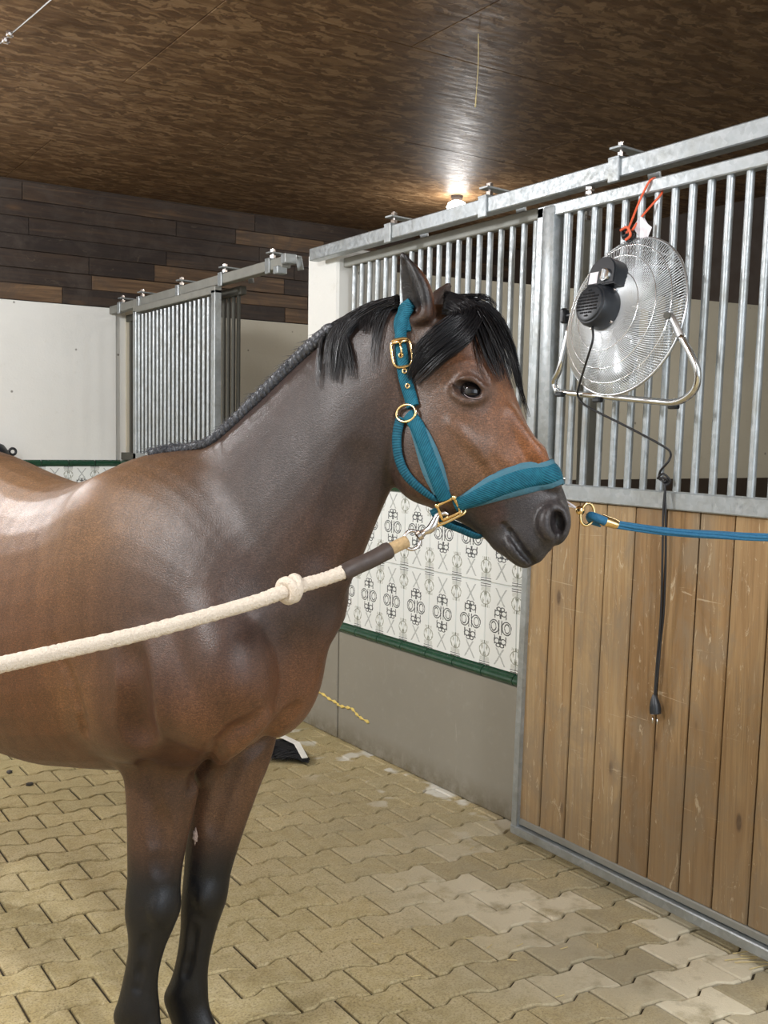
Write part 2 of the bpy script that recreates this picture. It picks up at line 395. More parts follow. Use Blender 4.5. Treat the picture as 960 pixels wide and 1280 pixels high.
o = link('paver_field', mesh(rest, PAVER), fl); setp(o, kind='stuff')

# ------------------------------------------------------------------ setting: ceiling of boards
ce = link('ceiling', boxme((9.4, 12.0, .06), BROWN, c=(1.9, 2.5, ZC+.055))); setp(ce, 'brown strand board ceiling over the aisle and stalls', None, None, 'structure')
sm = boxme((2.496, 1.246, .022), OSB, .002)
for i in range(4):
    for j in range(10):
        link('ceiling_board', sm, ce, (-1.6+2.5*i+(0.9 if j % 2 else 0)-.3, -3.1+1.25*j+.2, ZC+.011))

# ------------------------------------------------------------------ setting: rear wall
wb = link('wall_back', boxme((9.4, .12, 3.4), PLASTW, c=(1.9, YB+.09, 1.66))); setp(wb, 'rear stable wall, white plaster under dark reclaimed boards', None, None, 'structure')
link('plaster_panel', boxme((4.95, .03, 1.115), PLASTW, c=(.15, YB+.015, 1.8725)), wb)
link('plaster_panel', boxme((3.9, .03, 1.115), PLASTC, c=(4.66, YB+.015, 1.8725)), wb)
link('plinth_panel', boxme((8.8, .028, .57), CONC, c=(2.2, YB+.016, .285)), wb)
def tileme(wd, ht, dp, axis):
    """one ornamental tile facing -Y ('Y') or -X ('X') with its own print coordinates"""
    bm = bmesh.new(); b = .003; V = []
    for du, dv, dd in ((0, 0, 0), (1, 0, 0), (1, 1, 0), (0, 1, 0), (0, 0, 1), (1, 0, 1), (1, 1, 1), (0, 1, 1)):
        s = b if dd else 0
        uu = -wd/2+s+(wd-2*s)*du; vv = -ht/2+s+(ht-2*s)*dv; V.append(bm.verts.new((uu, -dp*dd, vv) if axis == 'Y' else (-dp*dd, -uu, vv)))
    for f in ((4, 5, 6, 7), (0, 1, 5, 4), (1, 2, 6, 5), (2, 3, 7, 6), (3, 0, 4, 7)): bm.faces.new([V[i] for i in f])
    bmesh.ops.recalc_face_normals(bm, faces=bm.faces)
    me = mesh(bm, TILE)
    tu = me.attributes.new('tu', 'FLOAT', 'POINT'); tv = me.attributes.new('tv', 'FLOAT', 'POINT')
    for i, v in enumerate(me.vertices):
        q = v.co.x if axis == 'Y' else v.co.y
        tu.data[i].value = q/wd+.5; tv.data[i].value = v.co.z/ht+.5
    return me
TW, TH = .192, .338
def trimme(ln, axis, sec=.026, h=.052):
    P = [Vector((-ln/2+.0015, 0, 0)), Vector((ln/2-.0015, 0, 0))] if axis == 'Y' else [Vector((0, -ln/2+.0015, 0)), Vector((0, ln/2-.0015, 0))]
    bm = bmesh.new(); n = 7; d = Vector((0, -1, 0)) if axis == 'Y' else Vector((-1, 0, 0)); R = []
    for p in P: R.append([bm.verts.new(p+d*(sec*(.25+.75*math.sin(math.pi*k/(n-1))))*(0 if k in (0, n-1) else 1)+Vector((0, 0, -h/2+h*k/(n-1)))) for k in range(n)])
    for k in range(n-1): bm.faces.new((R[0][k], R[0][k+1], R[1][k+1], R[1][k]))
    bm.faces.new(R[0]); bm.faces.new(R[1][::-1]); bmesh.ops.recalc_face_normals(bm, faces=bm.faces)
    return mesh(bm, GREEN)
tY = tileme(TW, TH, .008, 'Y'); rY = trimme(TW, 'Y')
link('grout_bed', boxme((8.8, .02, .75), GROUT, c=(2.2, YB+.012, .94)), wb)
for i in range(18):
    x = 2.56-(TW+.003)*i
    for r in range(2): link('wall_tile', tY, wb, (x, YB+.002, .592+TH/2+r*(TH+.003)))
    for z in (.566, 1.289): link('trim_tile', rY, wb, (x, YB+.002, z))
link('board_backing', boxme((8.9, .01, .84), BROWN, c=(2.1, YB+.0285, 2.855)), wb)
random.seed(11); z = 2.435
rows = [.118, .105, .125, .11, .12, .115, .13]
for r, h in enumerate(rows):
    x = -2.4-random.random()*.8
    while x < 6.5:
        L = random.choice((.5, .8, 1.1, 1.4, 1.8)); t = .012+random.random()*.016
        if x+L > -2.4: link('wall_board', boxme((L-.004, t, h-.005), PALLET, .002), wb, (x+L/2, YB+.03-t/2-.002, z+h/2))
        x += L
    z += h

# ------------------------------------------------------------------ setting: stall-front wall (right), partition, far shell
wr = link('wall_right', boxme((.15, 1.72, .57), CONC, c=(WX+.083, 3.70, .285))); setp(wr, 'low stall front wall with grey plinth and ornamental tiles between green trims', None, None, 'structure')
link('concrete_panel', boxme((.012, 1.555, .54), CONC, .003, c=(WX+.005, 3.60, .273)), wr)
link('concrete_panel', boxme((.012, .36, .54), CONC, .003, c=(WX+.005, 4.575, .273)), wr)
link('wall_core', boxme((.15, 1.72, .745), GROUT, c=(WX+.083, 3.70, .9425)), wr)
link('ledge', boxme((.19, 1.66, .03), PLASTC, .006, c=(WX+.085, 3.64, 1.322)), wr)
tX = tileme(TW, TH, .008, 'X'); rX = trimme(TW, 'X')
for i in range(8):
    y = 3.148+(i-1)*(TW+.0015)
    for r in range(2): link('wall_tile', tX, wr, (WX+.008, y, .592+TH/2+r*(TH+.003)))
    for z in (.566, 1.283): link('trim_tile', rX, wr, (WX+.008, y, z))
bm = bmesh.new()      # yellow filler that oozed out of the crack across the plinth joint
pp = [onplane(x, y, (1, 0, 0), WX-.004) for x, y in ((396, 864), (404, 868), (412, 874), (420, 878), (424, 882), (432, 884), (440, 886), (446, 893), (452, 898), (461, 903))]
add_tube(bm, spline(pp, 40), [.006+.004*math.sin(i*1.7) for i in range(40)], 6, flat=.7)
setp(link('crack_filler', mesh(bm, YELLOW, True), wr), 'yellow filler squiggle')
nw = link('wall_right_near', boxme((.2, 2.6, 2.36), PLASTW, .01, c=(WX+.105, .12, 1.18))); setp(nw, 'white wall on the near side of the plank door', None, None, 'structure')
pl = link('wall_pillar', boxme((.33, .30, 2.44), PLASTW, .012, c=(WX+.170, 4.60, 1.22))); setp(pl, 'white plastered pillar between the two stall fronts', None, None, 'structure')
pt = link('wall_partition', boxme((3.6, .26, 1.94), PLASTC, c=(WX+2.13, 4.60, 1.23))); setp(pt, 'cream partition wall between the stalls seen through the bars', None, None, 'structure')
bm = bmesh.new(); add_box(bm, (WX+2.13, 4.60, 2.30), (3.6, .26, .2))
for v in bm.verts:
    if v.co.z > 2.35: v.co.z = 2.345+(v.co.x-2.7)*.026
link('wall_cap', mesh(bm, PLASTC), pt)
link('kick_board', boxme((3.6, .04, 1.27), BROWN, c=(WX+2.13, 4.455, .645)), pt)
o = link('wall_stall', boxme((.12, 10.4, 3.4), PLASTC, c=(6.5, 2.5, 1.66))); setp(o, 'far side wall inside the stalls', None, None, 'structure')
for i, (nm, sz, c) in enumerate((('upper_board', (.03, 10.3, .84), (6.42, 2.5, 2.85)),)):
    link(nm, boxme(sz, BROWN, c=c), o)
o = link('wall_left', boxme((.12, 10.4, 3.4), PLASTW, c=(-2.5, 2.5, 1.66))); setp(o, 'aisle wall on the side away from the stalls', None, None, 'structure')
o = link('wall_front', boxme((3.0, .12, 3.4), PLASTC, c=(5.0, -2.95, 1.66))); setp(o, 'wall beside the stable entrance', None, None, 'structure')

# ------------------------------------------------------------------ stall fronts: tracks, bars, sliding doors
def channel(y0, y1, x, z0, z1, dp=.055):
    """galvanised door track, open below"""
    bm = bmesh.new(); add_box(bm, (x, (y0+y1)/2, (z0+z1)/2), (dp, y1-y0, z1-z0), .004)
    return mesh(bm, GALV, 35)
def track(name, label, y0, y1, z0, z1, ys, x=2.60, mat=GALV, stop=False):
    t = thing(name, label, 'rail', (x, y0, z0))
    o = link('rail', channel(y0, y1, x, z0, z1), t)
    if mat is not GALV: o.data.materials[0] = mat
    if stop:
        bm = bmesh.new(); add_box(bm, (x-.01, y0-.045, z1-.018), (.07, .05, .05), .004); add_box(bm, (x-.02, y0+.03, z0-.012), (.06, .05, .04), .004); link('end_stop', mesh(bm, GALV, 35), t)
    for y in ys:
        bm = bmesh.new()
        add_box(bm, (x-.031, y, (z0+z1)/2-.004), (.012, .05, z1-z0+.022), .003)
        add_box(bm, (x, y, z1+.004), (.075, .05, .01), .002)
        c = link('clamp', mesh(bm, GALV, 35), t)
        bm = bmesh.new(); add_cyl(bm, (x, y, z1-.01), (x, y, z1+.062), .007, 8); add_cyl(bm, (x, y, z1+.012), (x, y, z1+.026), .016, 6); add_cyl(bm, (x, y, z1+.046), (x, y, z1+.058), .015, 6)
        link('bolt', mesh(bm, STEEL, 35), t)
        bm = bmesh.new(); P = [(x-.028, y, z1+.04), (x+.16, y+.008, z1+.036), (x+.175, y+.01, z1-.03)]
        for a, b in zip(P, P[1:]):
            d = Vector(b)-Vector(a); add_box(bm, (Vector(a)+Vector(b))/2, (.05, .008, d.length+.004), .001, d.to_track_quat('Z', 'Y').to_matrix())
        link('strap', mesh(bm, GALV, 35), t)
    return t
track('door_track', 'long galvanised door track above the near stall bars, on bolted clamps', 0.7, 4.58, 2.377, 2.437, (1.88, 2.52, 3.21, 3.87))
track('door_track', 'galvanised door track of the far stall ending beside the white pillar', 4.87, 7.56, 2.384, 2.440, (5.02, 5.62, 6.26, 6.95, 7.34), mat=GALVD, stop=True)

BAR_R = .0125
def bar_obj(x, y0, z0, y1, z1, parent, mat=GALV, r=BAR_R, name='bar'):
    d = Vector((0, y1-y0, z1-z0)); key = (round(d.length, 2), mat.name, r)
    if key not in bar_obj.c: bar_obj.c[key] = tubeme([(0, 0, 0), (0, 0, key[0])], r, mat, 10)
    o = link(name, bar_obj.c[key], parent, (x, y0, z0), d.to_track_quat('Z', 'Y').to_euler() if False else (-math.atan2(d.y, d.z), 0, 0))
    return o
bar_obj.c = {}
g1 = thing('stall_grille', 'fixed galvanised bar grille on the tiled wall behind the horse head', 'grille', (WX+.06, 2.9, 1.337))
GX = WX+.06
link('top_rail', boxme((.04, 1.6, .045), GALVD, .004, c=(GX, 3.66, 2.365)), g1)
link('bottom_rail', boxme((.04, 1.6, .03), GALV, .004, c=(GX, 3.66, 1.352)), g1)
for i in range(23):
    y = 2.93+i*.0693
    if y < 4.44: bar_obj(GX, y+.008, 1.36, y-.008, 2.36, g1)

def sliding_door(name, label, x, ya, yb, lean, zt0, zt1, zm0, zm1, planks, bars, post, mat=GALV, board=PLANK, post_mat=None, railmat=None):
    """ya: far edge, yb: near edge; lean: shift of Y per metre of height"""
    t = thing(name, label, 'door', (x, (ya+yb)/2, .03))
    L = lambda y, z: y+lean*z
    dp = .045
    def beam(nm, y, za, zb, wdt, m=mat, d=dp):
        bm = bmesh.new(); add_box(bm, (x, 0, 0), (d, wdt, zb-za), .004)
        for v in bm.verts:
            z = v.co.z+(za+zb)/2; v.co = (v.co.x, v.co.y+L(y, z), z)
        return link(nm, mesh(bm, m, 35), t)
    def railp(nm, za, zb, d=dp, sl=.006, m=None, off=0):
        bm = bmesh.new(); add_box(bm, (x+off, 0, 0), (d, ya-yb, zb-za), .004)
        for v in bm.verts:
            z = v.co.z+(za+zb)/2; y = v.co.y+(ya+yb)/2; v.co = (v.co.x, L(y, z), z+(y-2.3)*sl)
        return link(nm, mesh(bm, m or mat, 35), t)
    railp('bottom_rail', .033, .068, .05); railp('lower_rail', .072, .098, .036, m=GALVD, off=.006)
    railp('middle_rail', zm0, zm1, m=mat); railp('top_rail', zt0, zt1, .045, m=railmat)
    beam('post', ya-post/2, .06, zt1, post, m=post_mat or mat); beam('post', yb+post/2, .06, zt1, post, m=post_mat or mat)
    n = planks; w_ = (ya-yb-.02)/n
    for i in range(n):
        y = ya-.01-w_*(i+.5)
        bm = bmesh.new(); add_box(bm, (0, 0, 0), (.026, w_-.0045, zm0-.095), .0035)
        for v in bm.verts: v.co.y += lean*v.co.z
        o = link('plank', mesh(bm, board, 35), t, (x+.006+random.uniform(-.0012, .0012), L(y, (zm0+.095)/2), (zm0+.095)/2))
    return t, L
dr, LL = sliding_door('sliding_door', 'sliding stall door with honey brown vertical planks, the fan hanging from its bars', DX, 2.902, 1.47, -.028,
                      2.283, 2.325, 1.296, 1.352, 11, 0, .035)
# upper corner post pair of the door and its bars
bm = bmesh.new(); add_box(bm, (DX, 2.773, 1.84), (.06, .062, .97), .012, seg=2); link('corner_post', mesh(bm, GALV, 35), dr)
ybars = [2.652-.0684*i for i in range(18)]
for y in ybars:
    if y > 1.5: bar_obj(DX, y+.012, 1.35, y-.013, 2.29, dr)
bar_obj(DX, 2.718, 1.35, 2.70, 2.29, dr, r=.016)
link('jamb', boxme((.05, .05, 1.0), GALVD, .004, c=(WX+.03, 2.73, 1.84)), dr)
for y in (2.652, 1.83):
    bm = bmesh.new(); add_cyl(bm, (2.59, y, 2.27), (2.59, y, 2.375), .008, 8)
    for z in (2.335, 2.350, 2.365): add_cyl(bm, (2.59, y, z), (2.59, y, z+.008), .018, 6)
    add_cyl(bm, (2.575, y, 2.26), (2.575, y, 2.275), .016, 6); add_box(bm, (2.57, y, 2.328), (.06, .05, .006))
    link('hanger_bolt', mesh(bm, STEEL, 35), dr)

d2, L2 = sliding_door('sliding_door', 'far sliding stall door of narrow set bars between two bright posts, beyond the withers', 2.562, 6.98, 5.63, 0,
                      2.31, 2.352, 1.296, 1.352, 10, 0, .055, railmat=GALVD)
for i in range(19): bar_obj(2.562, 6.91-i*.0675, 1.35, 6.91-i*.0675, 2.32, d2)
g2 = thing('stall_grille', 'dull shaded bar grille in the rear corner behind the far sliding door', 'grille', (WX+.02, 5.6, 1.25))
link('top_rail', boxme((.04, 1.94, .05), RUST_SHADE, .004, c=(GX, 6.58, 2.36)), g2)
link('bottom_rail', boxme((.06, 1.94, .055), RUST_SHADE, .004, c=(GX-.03, 6.58, 1.345)), g2)
for i in range(28): bar_obj(GX, 7.50-i*.0675, 1.36, 7.50-i*.0675, 2.35, g2, RUST_SHADE)
wr2 = link('wall_right_rear', boxme((.15, 1.98, 1.31), CONC, c=(WX+.083, 6.57, .655))); setp(wr2, 'low front wall of the far stall with green trim', None, None, 'structure')
for i in range(10):
    link('trim_tile', rX, wr2, (WX+.009, 7.46-(TW+.002)*i, 1.289))
    for r in range(2): link('wall_tile', tX, wr2, (WX+.009, 7.46-(TW+.002)*i, .592+TH/2+r*(TH+.003)))
# ------------------------------------------------------------------ horse body: lofted volumes blended in a signed distance grid
import openvdb
HO = Vector((.896, 2.221, 0)); HA = math.radians(-75)
HH = Vector((math.cos(HA), math.sin(HA), 0)); HL = Vector((-HH.y, HH.x, 0))
D0 = Vector((math.sin(YAW), math.cos(YAW), 0)); R0 = Vector((math.cos(YAW), -math.sin(YAW), 0))
def ath(x, y, dh): r = ray(x, y); return CAM + r*(dh/r.dot(D0))      # a point at horizontal distance dh in front of the camera
def loc(P): d = Vector(P)-HO; return Vector((d.dot(HH), d.dot(HL), d.z))
def wor(p): return HO+HH*p[0]+HL*p[1]+Vector((0, 0, p[2]))
def latdir(th): return D0*math.cos(math.radians(th))+R0*math.sin(math.radians(th))   # left side of something heading th degrees towards the camera
VX = .005
def ring_pts(top, bot, lat, hw, n=28, bias=0.0, ex=1.0, table=None):
    c = (top+bot)/2; a = (top-bot)/2; out = []
    for k in range(n):
        ph = 2*math.pi*k/n; ca, sa = math.cos(ph), math.sin(ph)
        ca2 = math.copysign(abs(ca)**ex, ca); sa2 = math.copysign(abs(sa)**ex, sa)
        wdt = 1+bias*ca2
        if table:
            t = (1-ca2)/2*(len(table)-1); i = min(int(t), len(table)-2); wdt = table[i]+(table[i+1]-table[i])*(t-i)
        out.append(c+a*ca2+lat*hw*sa2*wdt)
    return out
def loft(st, n=28, sub=4):
    """st: rows of (top, bottom, lateral, half width, bias, exponent); interpolated smoothly and capped"""
    m = len(st); rows = []
    def cr(i, f, q):
        p = [Vector(st[max(0, min(m-1, i+k))][q]) if not isinstance(st[0][q], (int, float)) else st[max(0, min(m-1, i+k))][q] for k in (-1, 0, 1, 2)]
        return .5*((2*p[1])+(p[2]-p[0])*f+(2*p[0]-5*p[1]+4*p[2]-p[3])*(f*f)+(3*p[1]-p[0]-3*p[2]+p[3])*(f**3))
    for i in range(m-1):
        for s in range(sub): rows.append([cr(i, s/sub, q) for q in range(6)])
    rows.append(list(st[-1]))
    V = []; F = []; Q = []
    for r in rows: V += ring_pts(r[0], r[1], r[2].normalized(), max(.004, r[3]), n, r[4], r[5])
    for i in range(len(rows)-1):
        for k in range(n): Q.append((i*n+k, i*n+(k+1) % n, (i+1)*n+(k+1) % n, (i+1)*n+k))
    for base in (0, (len(rows)-1)*n):
        c = sum((V[base+k] for k in range(n)), Vector())/n; V.append(c); ci = len(V)-1
        for k in range(n): F.append((ci, base+k, base+(k+1) % n))
    return np.array([tuple(v) for v in V], np.float32), np.array(F, np.uint32), np.array(Q, np.uint32)
class Field:
    def __init__(s, lo, hi, vx):
        s.vx = vx; s.i0 = np.floor(np.array(lo)/vx).astype(int); s.n = np.ceil(np.array(hi)/vx).astype(int)-s.i0+1
        s.a = np.full(s.n, .07, np.float32)
    def win(s, lo, hi):
        a = np.maximum(np.floor(np.array(lo)/s.vx).astype(int)-s.i0, 0); b = np.minimum(np.ceil(np.array(hi)/s.vx).astype(int)-s.i0+1, s.n)
        return a, b
    def comb(s, sl, f, k, op):
        A = s.a[sl]
        if op == 'cut': f = -f; A *= -1; f = f*-1; 
        if op == 'add':
            h = np.maximum(k-np.abs(A-f), 0)/k; s.a[sl] = np.minimum(A, f)-h*h*k*.25
        else:
            B = A  # A already negated
            h = np.maximum(k-np.abs(B-f), 0)/k; s.a[sl] = -(np.minimum(B, f)-h*h*k*.25)
    def mesh(s, data, k=.03):
        V, T, Q = data; hw = 14
        g = openvdb.FloatGrid.createLevelSetFromPolygons(V, triangles=T, quads=Q, transform=openvdb.createLinearTransform(s.vx), halfWidth=hw)
        a, b = s.win(V.min(0)-.075, V.max(0)+.075); sub = np.empty(b-a, np.float32)
        g.copyToArray(sub, ijk=tuple(int(x) for x in a+s.i0))
        s.comb(tuple(slice(x, y) for x, y in zip(a, b)), sub, k, 'add')
    def grid(s, lo, hi):
        a, b = s.win(lo, hi); sl = tuple(slice(x, y) for x, y in zip(a, b))
        ax = [(np.arange(x, y)+i)*s.vx for x, y, i in zip(a, b, s.i0)]
        return sl, np.meshgrid(*ax, indexing='ij', sparse=True)
    def ell(s, c, axes, k=.03, op='add'):
        """axes: three vectors whose lengths are the radii"""
        c = np.array(c); R = max(Vector(x).length for x in axes)+.075
        sl, (X, Y, Z) = s.grid(c-R, c+R); k0 = 0; k1 = 0
        for v in axes:
            v = np.array(v); r = np.linalg.norm(v); u = v/r
            q = (X-c[0])*u[0]+(Y-c[1])*u[1]+(Z-c[2])*u[2]; k0 = k0+(q/r)**2; k1 = k1+(q/r/r)**2
        k0 = np.sqrt(k0); f = (k0*(k0-1)/np.maximum(np.sqrt(k1), 1e-6)).astype(np.float32)
        s.comb(sl, f, k, op)
    def cap(s, p, q, r0, r1, k=.02, op='add'):
        p, q = np.array(p), np.array(q); R = max(r0, r1)+.075
        sl, (X, Y, Z) = s.grid(np.minimum(p, q)-R, np.maximum(p, q)+R); d = q-p; L2 = max(d@d, 1e-9)
        t = np.clip(((X-p[0])*d[0]+(Y-p[1])*d[1]+(Z-p[2])*d[2])/L2, 0, 1)
        f = (np.sqrt((X-p[0]-t*d[0])**2+(Y-p[1]-t*d[1])**2+(Z-p[2]-t*d[2])**2)-(r0+(r1-r0)*t)).astype(np.float32)
        s.comb(sl, f, k, op)
    def line(s, pts, r, k=.012, op='add'):
        for i in range(len(pts)-1):
            ra = r[i] if isinstance(r, (list, tuple)) else r; rb = r[i+1] if isinstance(r, (list, tuple)) else r
            s.cap(pts[i], pts[i+1], ra, rb, k, op)
FD = Field((-1.50, -.42, -.012), (1.12, .62, 1.95), VX)
V3 = Vector; YL = V3((0, 1, 0))
# trunk
TR = [(-1.35, 1.20, 1.08, .05), (-1.30, 1.30, .98, .13), (-1.20, 1.385, .86, .20), (-1.05, 1.445, .77, .235), (-.85, 1.455, .69, .25), (-.62, 1.41, .655, .265), (-.42, 1.379, .662, .272),
      (-.27, 1.395, .685, .266), (-.13, 1.437, .71, .245), (0, 1.462, .742, .215), (.12, 1.43, .775, .195), (.22, 1.36, .82, .175), (.30, 1.27, .88, .14), (.355, 1.16, .94, .09)]
FD.mesh(loft([(V3((u, 0, t)), V3((u, 0, b)), YL, hw, -.10, .92) for u, t, b, hw in TR], 36, 3), .03)
# neck
def NK(tp, bp, th, hw, bias=0.0, ex=1.0):
    l = latdir(th); l = V3((l.dot(HH), l.dot(HL), 0))
    return (tp, bp, l, hw, bias, ex)
def L3(x, y, dh): return loc(ath(x, y, dh))
FD.mesh(loft([NK(V3((-.12, 0, 1.42)), V3((.25, 0, .90)), 41, .15, -.25),
              NK(L3(262, 556, 2.30), L3(404, 806, 2.15), 38, .125, -.28),
              NK(L3(320, 505, 2.24), L3(422, 750, 2.14), 34, .104, -.30),
              NK(L3(371, 456, 2.19), L3(446, 700, 2.125), 30, .090, -.26),
              NK(L3(418, 414, 2.15), L3(466, 655, 2.11), 26, .082, -.2),
              NK(L3(468, 388, 2.12), L3(487, 612, 2.10), 20, .075, -.1),
              NK(L3(508, 380, 2.10), L3(508, 575, 2.09), 16, .068, 0),
              NK(L3(532, 384, 2.09), L3(535, 540, 2.085), 14, .05, 0)], 32, 4), .05)
# shoulders, forehand masses
for s in (-1, 1):
    E_ = lambda c, a, k=.04: FD.ell((c[0], c[1]*s, c[2]), [V3((x[0], x[1]*s, x[2])) for x in a], k)
    E_((.05, .085, 1.15), ((.15, .03, -.23), (.02, .095, .0), (.12, 0, .08)), .07)         # shoulder blade
    E_((.20, .125, 1.0), ((.10, -.03, -.07), (.03, .075, 0), (.06, 0, .09)), .05)           # point of shoulder
    E_((.03, .135, .93), ((.13, 0, .07), (0, .07, 0), (-.06, 0, .12)), .05)                 # triceps
    E_((.295, .080, .98), ((.065, 0, -.02), (0, .085, 0), (.03, 0, .13)), .05)             # breast
    E_((-.55, .10, 1.02), ((.30, 0, 0), (0, .17, 0), (0, 0, .27)), .05)                     # barrel
    E_((-1.08, .12, 1.1), ((.20, 0, .02), (0, .13, 0), (0, 0, .26)), .05)                    # hip
    E_((-1.16, .12, .88), ((.14, 0, .10), (0, .10, 0), (-.07, 0, .17)), .05)                 # thigh
    # hind leg
    HX = -.30
    P = [((-.83, .13, .80), .10, .085), ((-.85, .13, .68), .075, .062), ((-.97, .13, .55), .058, .045), ((-1.05, .13, .475), .06, .042), ((-1.04, .13, .40), .042, .034),
         ((-1.0, .13, .28), .033, .028), ((-.97, .13, .2), .042, .036), ((-.93, .13, .13), .034, .032), ((-.90, .13, .085), .046, .046), ((-.87, .13, .0), .065, .06)]
    FD.mesh(loft([(V3((p[0]+HX+a, p[1]*s, p[2])), V3((p[0]+HX-a, p[1]*s, p[2])), YL, b, 0.0, 1.0) for p, a, b in P], 20, 4), .03)
# fore legs: front and back outline of each, then half width
def leg(rows, dh, th, k=.035):
    l = latdir(th); l = V3((l.dot(HH), l.dot(HL), 0)); st = []
    for y, xf, xb, hw, *o in rows:
        d = dh+(o[0] if o else 0); st.append((L3(xf, y, d-.02), L3(xb, y, d+.02), l, hw, 0.0, 1.0))
    FD.mesh(loft(st, 24, 4), k)
NEAR = [(885, 262, 170, .06), (920, 258, 161, .062), (955, 249, 161, .06), (1000, 240, 165, .055), (1050, 229, 165.5, .049), (1090, 222, 165.5, .045), (1118, 219, 164, .047), (1140, 218, 163, .047),
        (1162, 212, 166, .042), (1185, 202, 166, .036), (1215, 194.5, 160, .032), (1240, 192.5, 154.5, .034), (1262, 194, 149.5, .039), (1283, 197, 152, .035), (1306, 205, 161, .034, -.01), (1330, 217, 162, .044, -.02), (1347, 226, 156, .055, -.02), (1377, 236, 148, .06, -.02)]
FARL = [(900, 345, 258, .06), (930, 338, 250, .066), (960, 330, 245, .062), (990, 318, 243, .056), (1040, 300, 239, .05), (1090, 284, 236, .046), (1112, 279.5, 234.5, .047), (1135, 275, 233, .045),
        (1160, 267, 231, .038), (1190, 260, 226, .033), (1215, 256, 220, .033), (1238, 255.5, 212, .038), (1260, 258, 213, .034), (1282, 266, 220, .033, -.01), (1302, 277, 221, .043, -.02), (1318, 284, 214, .054, -.02), (1340, 291, 208, .058, -.02)]
leg(NEAR, 2.315, 41); leg(FARL, 2.405, 41)
for rows_, dh_, kx in ((NEAR, 2.315, 205), (FARL, 2.405, 262)):
    near_ = kx == 205; ky = 1140 if near_ else 1126; f_ = lambda x, y, dd: L3(x, y, dh_+dd)
    l_ = latdir(41); l_ = V3((l_.dot(HH), l_.dot(HL), 0))
    FD.ell(f_(kx, ky-6, -.022), (V3((.022, 0, 0)), l_*.036, V3((0, 0, .040))), .02)        # knee
    FD.ell(f_(kx-22, ky+2, .03), (V3((.014, 0, 0)), l_*.022, V3((0, 0, .030))), .02)
    fx, fy = (172, 1262) if near_ else (234, 1240)
    FD.ell(f_(fx-10, fy+4, .02), (V3((.022, 0, 0)), l_*.034, V3((0, 0, .024))), .02)                               # fetlock
# breast crease and elbow fold
# ------------------------------------------------------------------ head
TH_H = 10
LH = latdir(TH_H); HP0 = ath(545, 400, 2.085)
def HPt(x, y, off=0.0): return onplane(x, y, LH, LH.dot(HP0)-off)      # point on the head's middle plane (off: towards the viewer)
def HQ(x, y, off=0.0): return loc(HPt(x, y, off))
lh = V3((LH.dot(HH), LH.dot(HL), 0))
HEAD = [((540, 380), (488, 480), .045, .1), ((572, 383), (497, 545), .072, .1), ((604, 405), (508, 590), .088, .15), ((630, 450), (528, 622), .096, .22), ((645, 495), (553, 641), .083, .2), ((660, 532), (575, 653), .066, .12),
        ((678, 566), (594, 664), .053, .05), ((697, 596), (608, 676), .047, 0), ((708, 622), (618, 688), .049, -.03), ((713, 645), (630, 692), .048, -.05), ((710, 663), (648, 697), .04, 0), ((701, 679), (668, 697), .026, 0)]
FD.mesh(loft([(HQ(*a), HQ(*b), lh, hw, bi, .95) for a, b, hw, bi in HEAD], 32, 4), .02)
lv = lambda x0, y0, x1, y1: HQ(x1, y1)-HQ(x0, y0)        # in-plane vector
for s in (1, -1):
    o = lh*(-s)                                            # s=1: the side towards the viewer
    c = HQ(548, 566)+o*.05
    FD.ell(c, (lv(0, 0, 12, 44)*1.25, lv(0, 0, 42, -14)*1.0, o*.038), .03)           # jowl
    FD.ell(HQ(592, 478)+o*.078, (lv(0, 0, 24, 6), lv(0, 0, -5, 16), o*.024), .02)      # brow
    FD.line([HQ(585, 545)+o*.077, HQ(612, 560)+o*.066, HQ(640, 577)+o*.050], [.007, .005, .003], .03)   # facial crest
    FD.line([HQ(640, 520)+o*.048, HQ(672, 565)+o*.040, HQ(696, 606)+o*.032], [.014, .012, .010], .02)     # nasal bone edge
    FD.ell(HQ(548, 596)+o*.02, (lv(0, 0, 30, 24), lv(0, 0, 16, -18), o*.05), .03); FD.ell(HQ(522, 588)+o*.015, (lv(0, 0, 22, 20), lv(0, 0, 20, -18), o*.045), .03)
    # nostril
    FD.ell(HQ(694, 653)+o*.036, (lv(0, 0, 4, 25), lv(0, 0, 17, -2), o*.020), .02)
    # lips
    FD.ell(HQ(659, 675)+o*.018, (lv(0, 0, 20, 17), lv(0, 0, 13, -12), o*.028), .02)
    FD.ell(HQ(641, 683)+o*.012, (lv(0, 0, 24, 14), lv(0, 0, 9, -11), o*.026), .012)
# ears
def ear(base, tip, wid, oc, k=.02):
    pass
def ear_field(cb, axis, side, front, L, W):
    """cupped leaf: cb base, axis up, side across, front the way the opening faces"""
    for i in range(15):
        t = i/14
        r = W*(math.sin(math.pi*min(1, .30+.70*t))**.75)*(1 if t < .97 else .6)
        p = cb+axis*(L*t)+front*(-.010*math.sin(math.pi*t))
        pr = (cb+axis*(L*max(0, t-.07)))
        FD.ell(p, (axis*(L*.085), side*max(r, .007), front*max(r*.55, .006)), .012)
    for i in range(12):
        t = .16+.74*i/11
        r = W*(math.sin(math.pi*min(1, .30+.70*t))**.75)
        p = cb+axis*(L*t)+front*(r*.42+.002)
        FD.ell(p, (axis*(L*.08), side*(r*.62), front*(r*.55)), .008, 'cut')
vx_ = V3((R0.dot(HH), R0.dot(HL), 0)); vd_ = V3((D0.dot(HH), D0.dot(HL), 0)); vz_ = V3((0, 0, 1))
eb = HQ(530, 403)+lh*(-.048); et = HQ(509, 327)+lh*(-.060); ax = (et-eb); EL = ax.length; ax.normalize()
fr = (-vx_*.80-vd_*.60); fr = (fr-ax*fr.dot(ax)).normalized(); sd = ax.cross(fr)
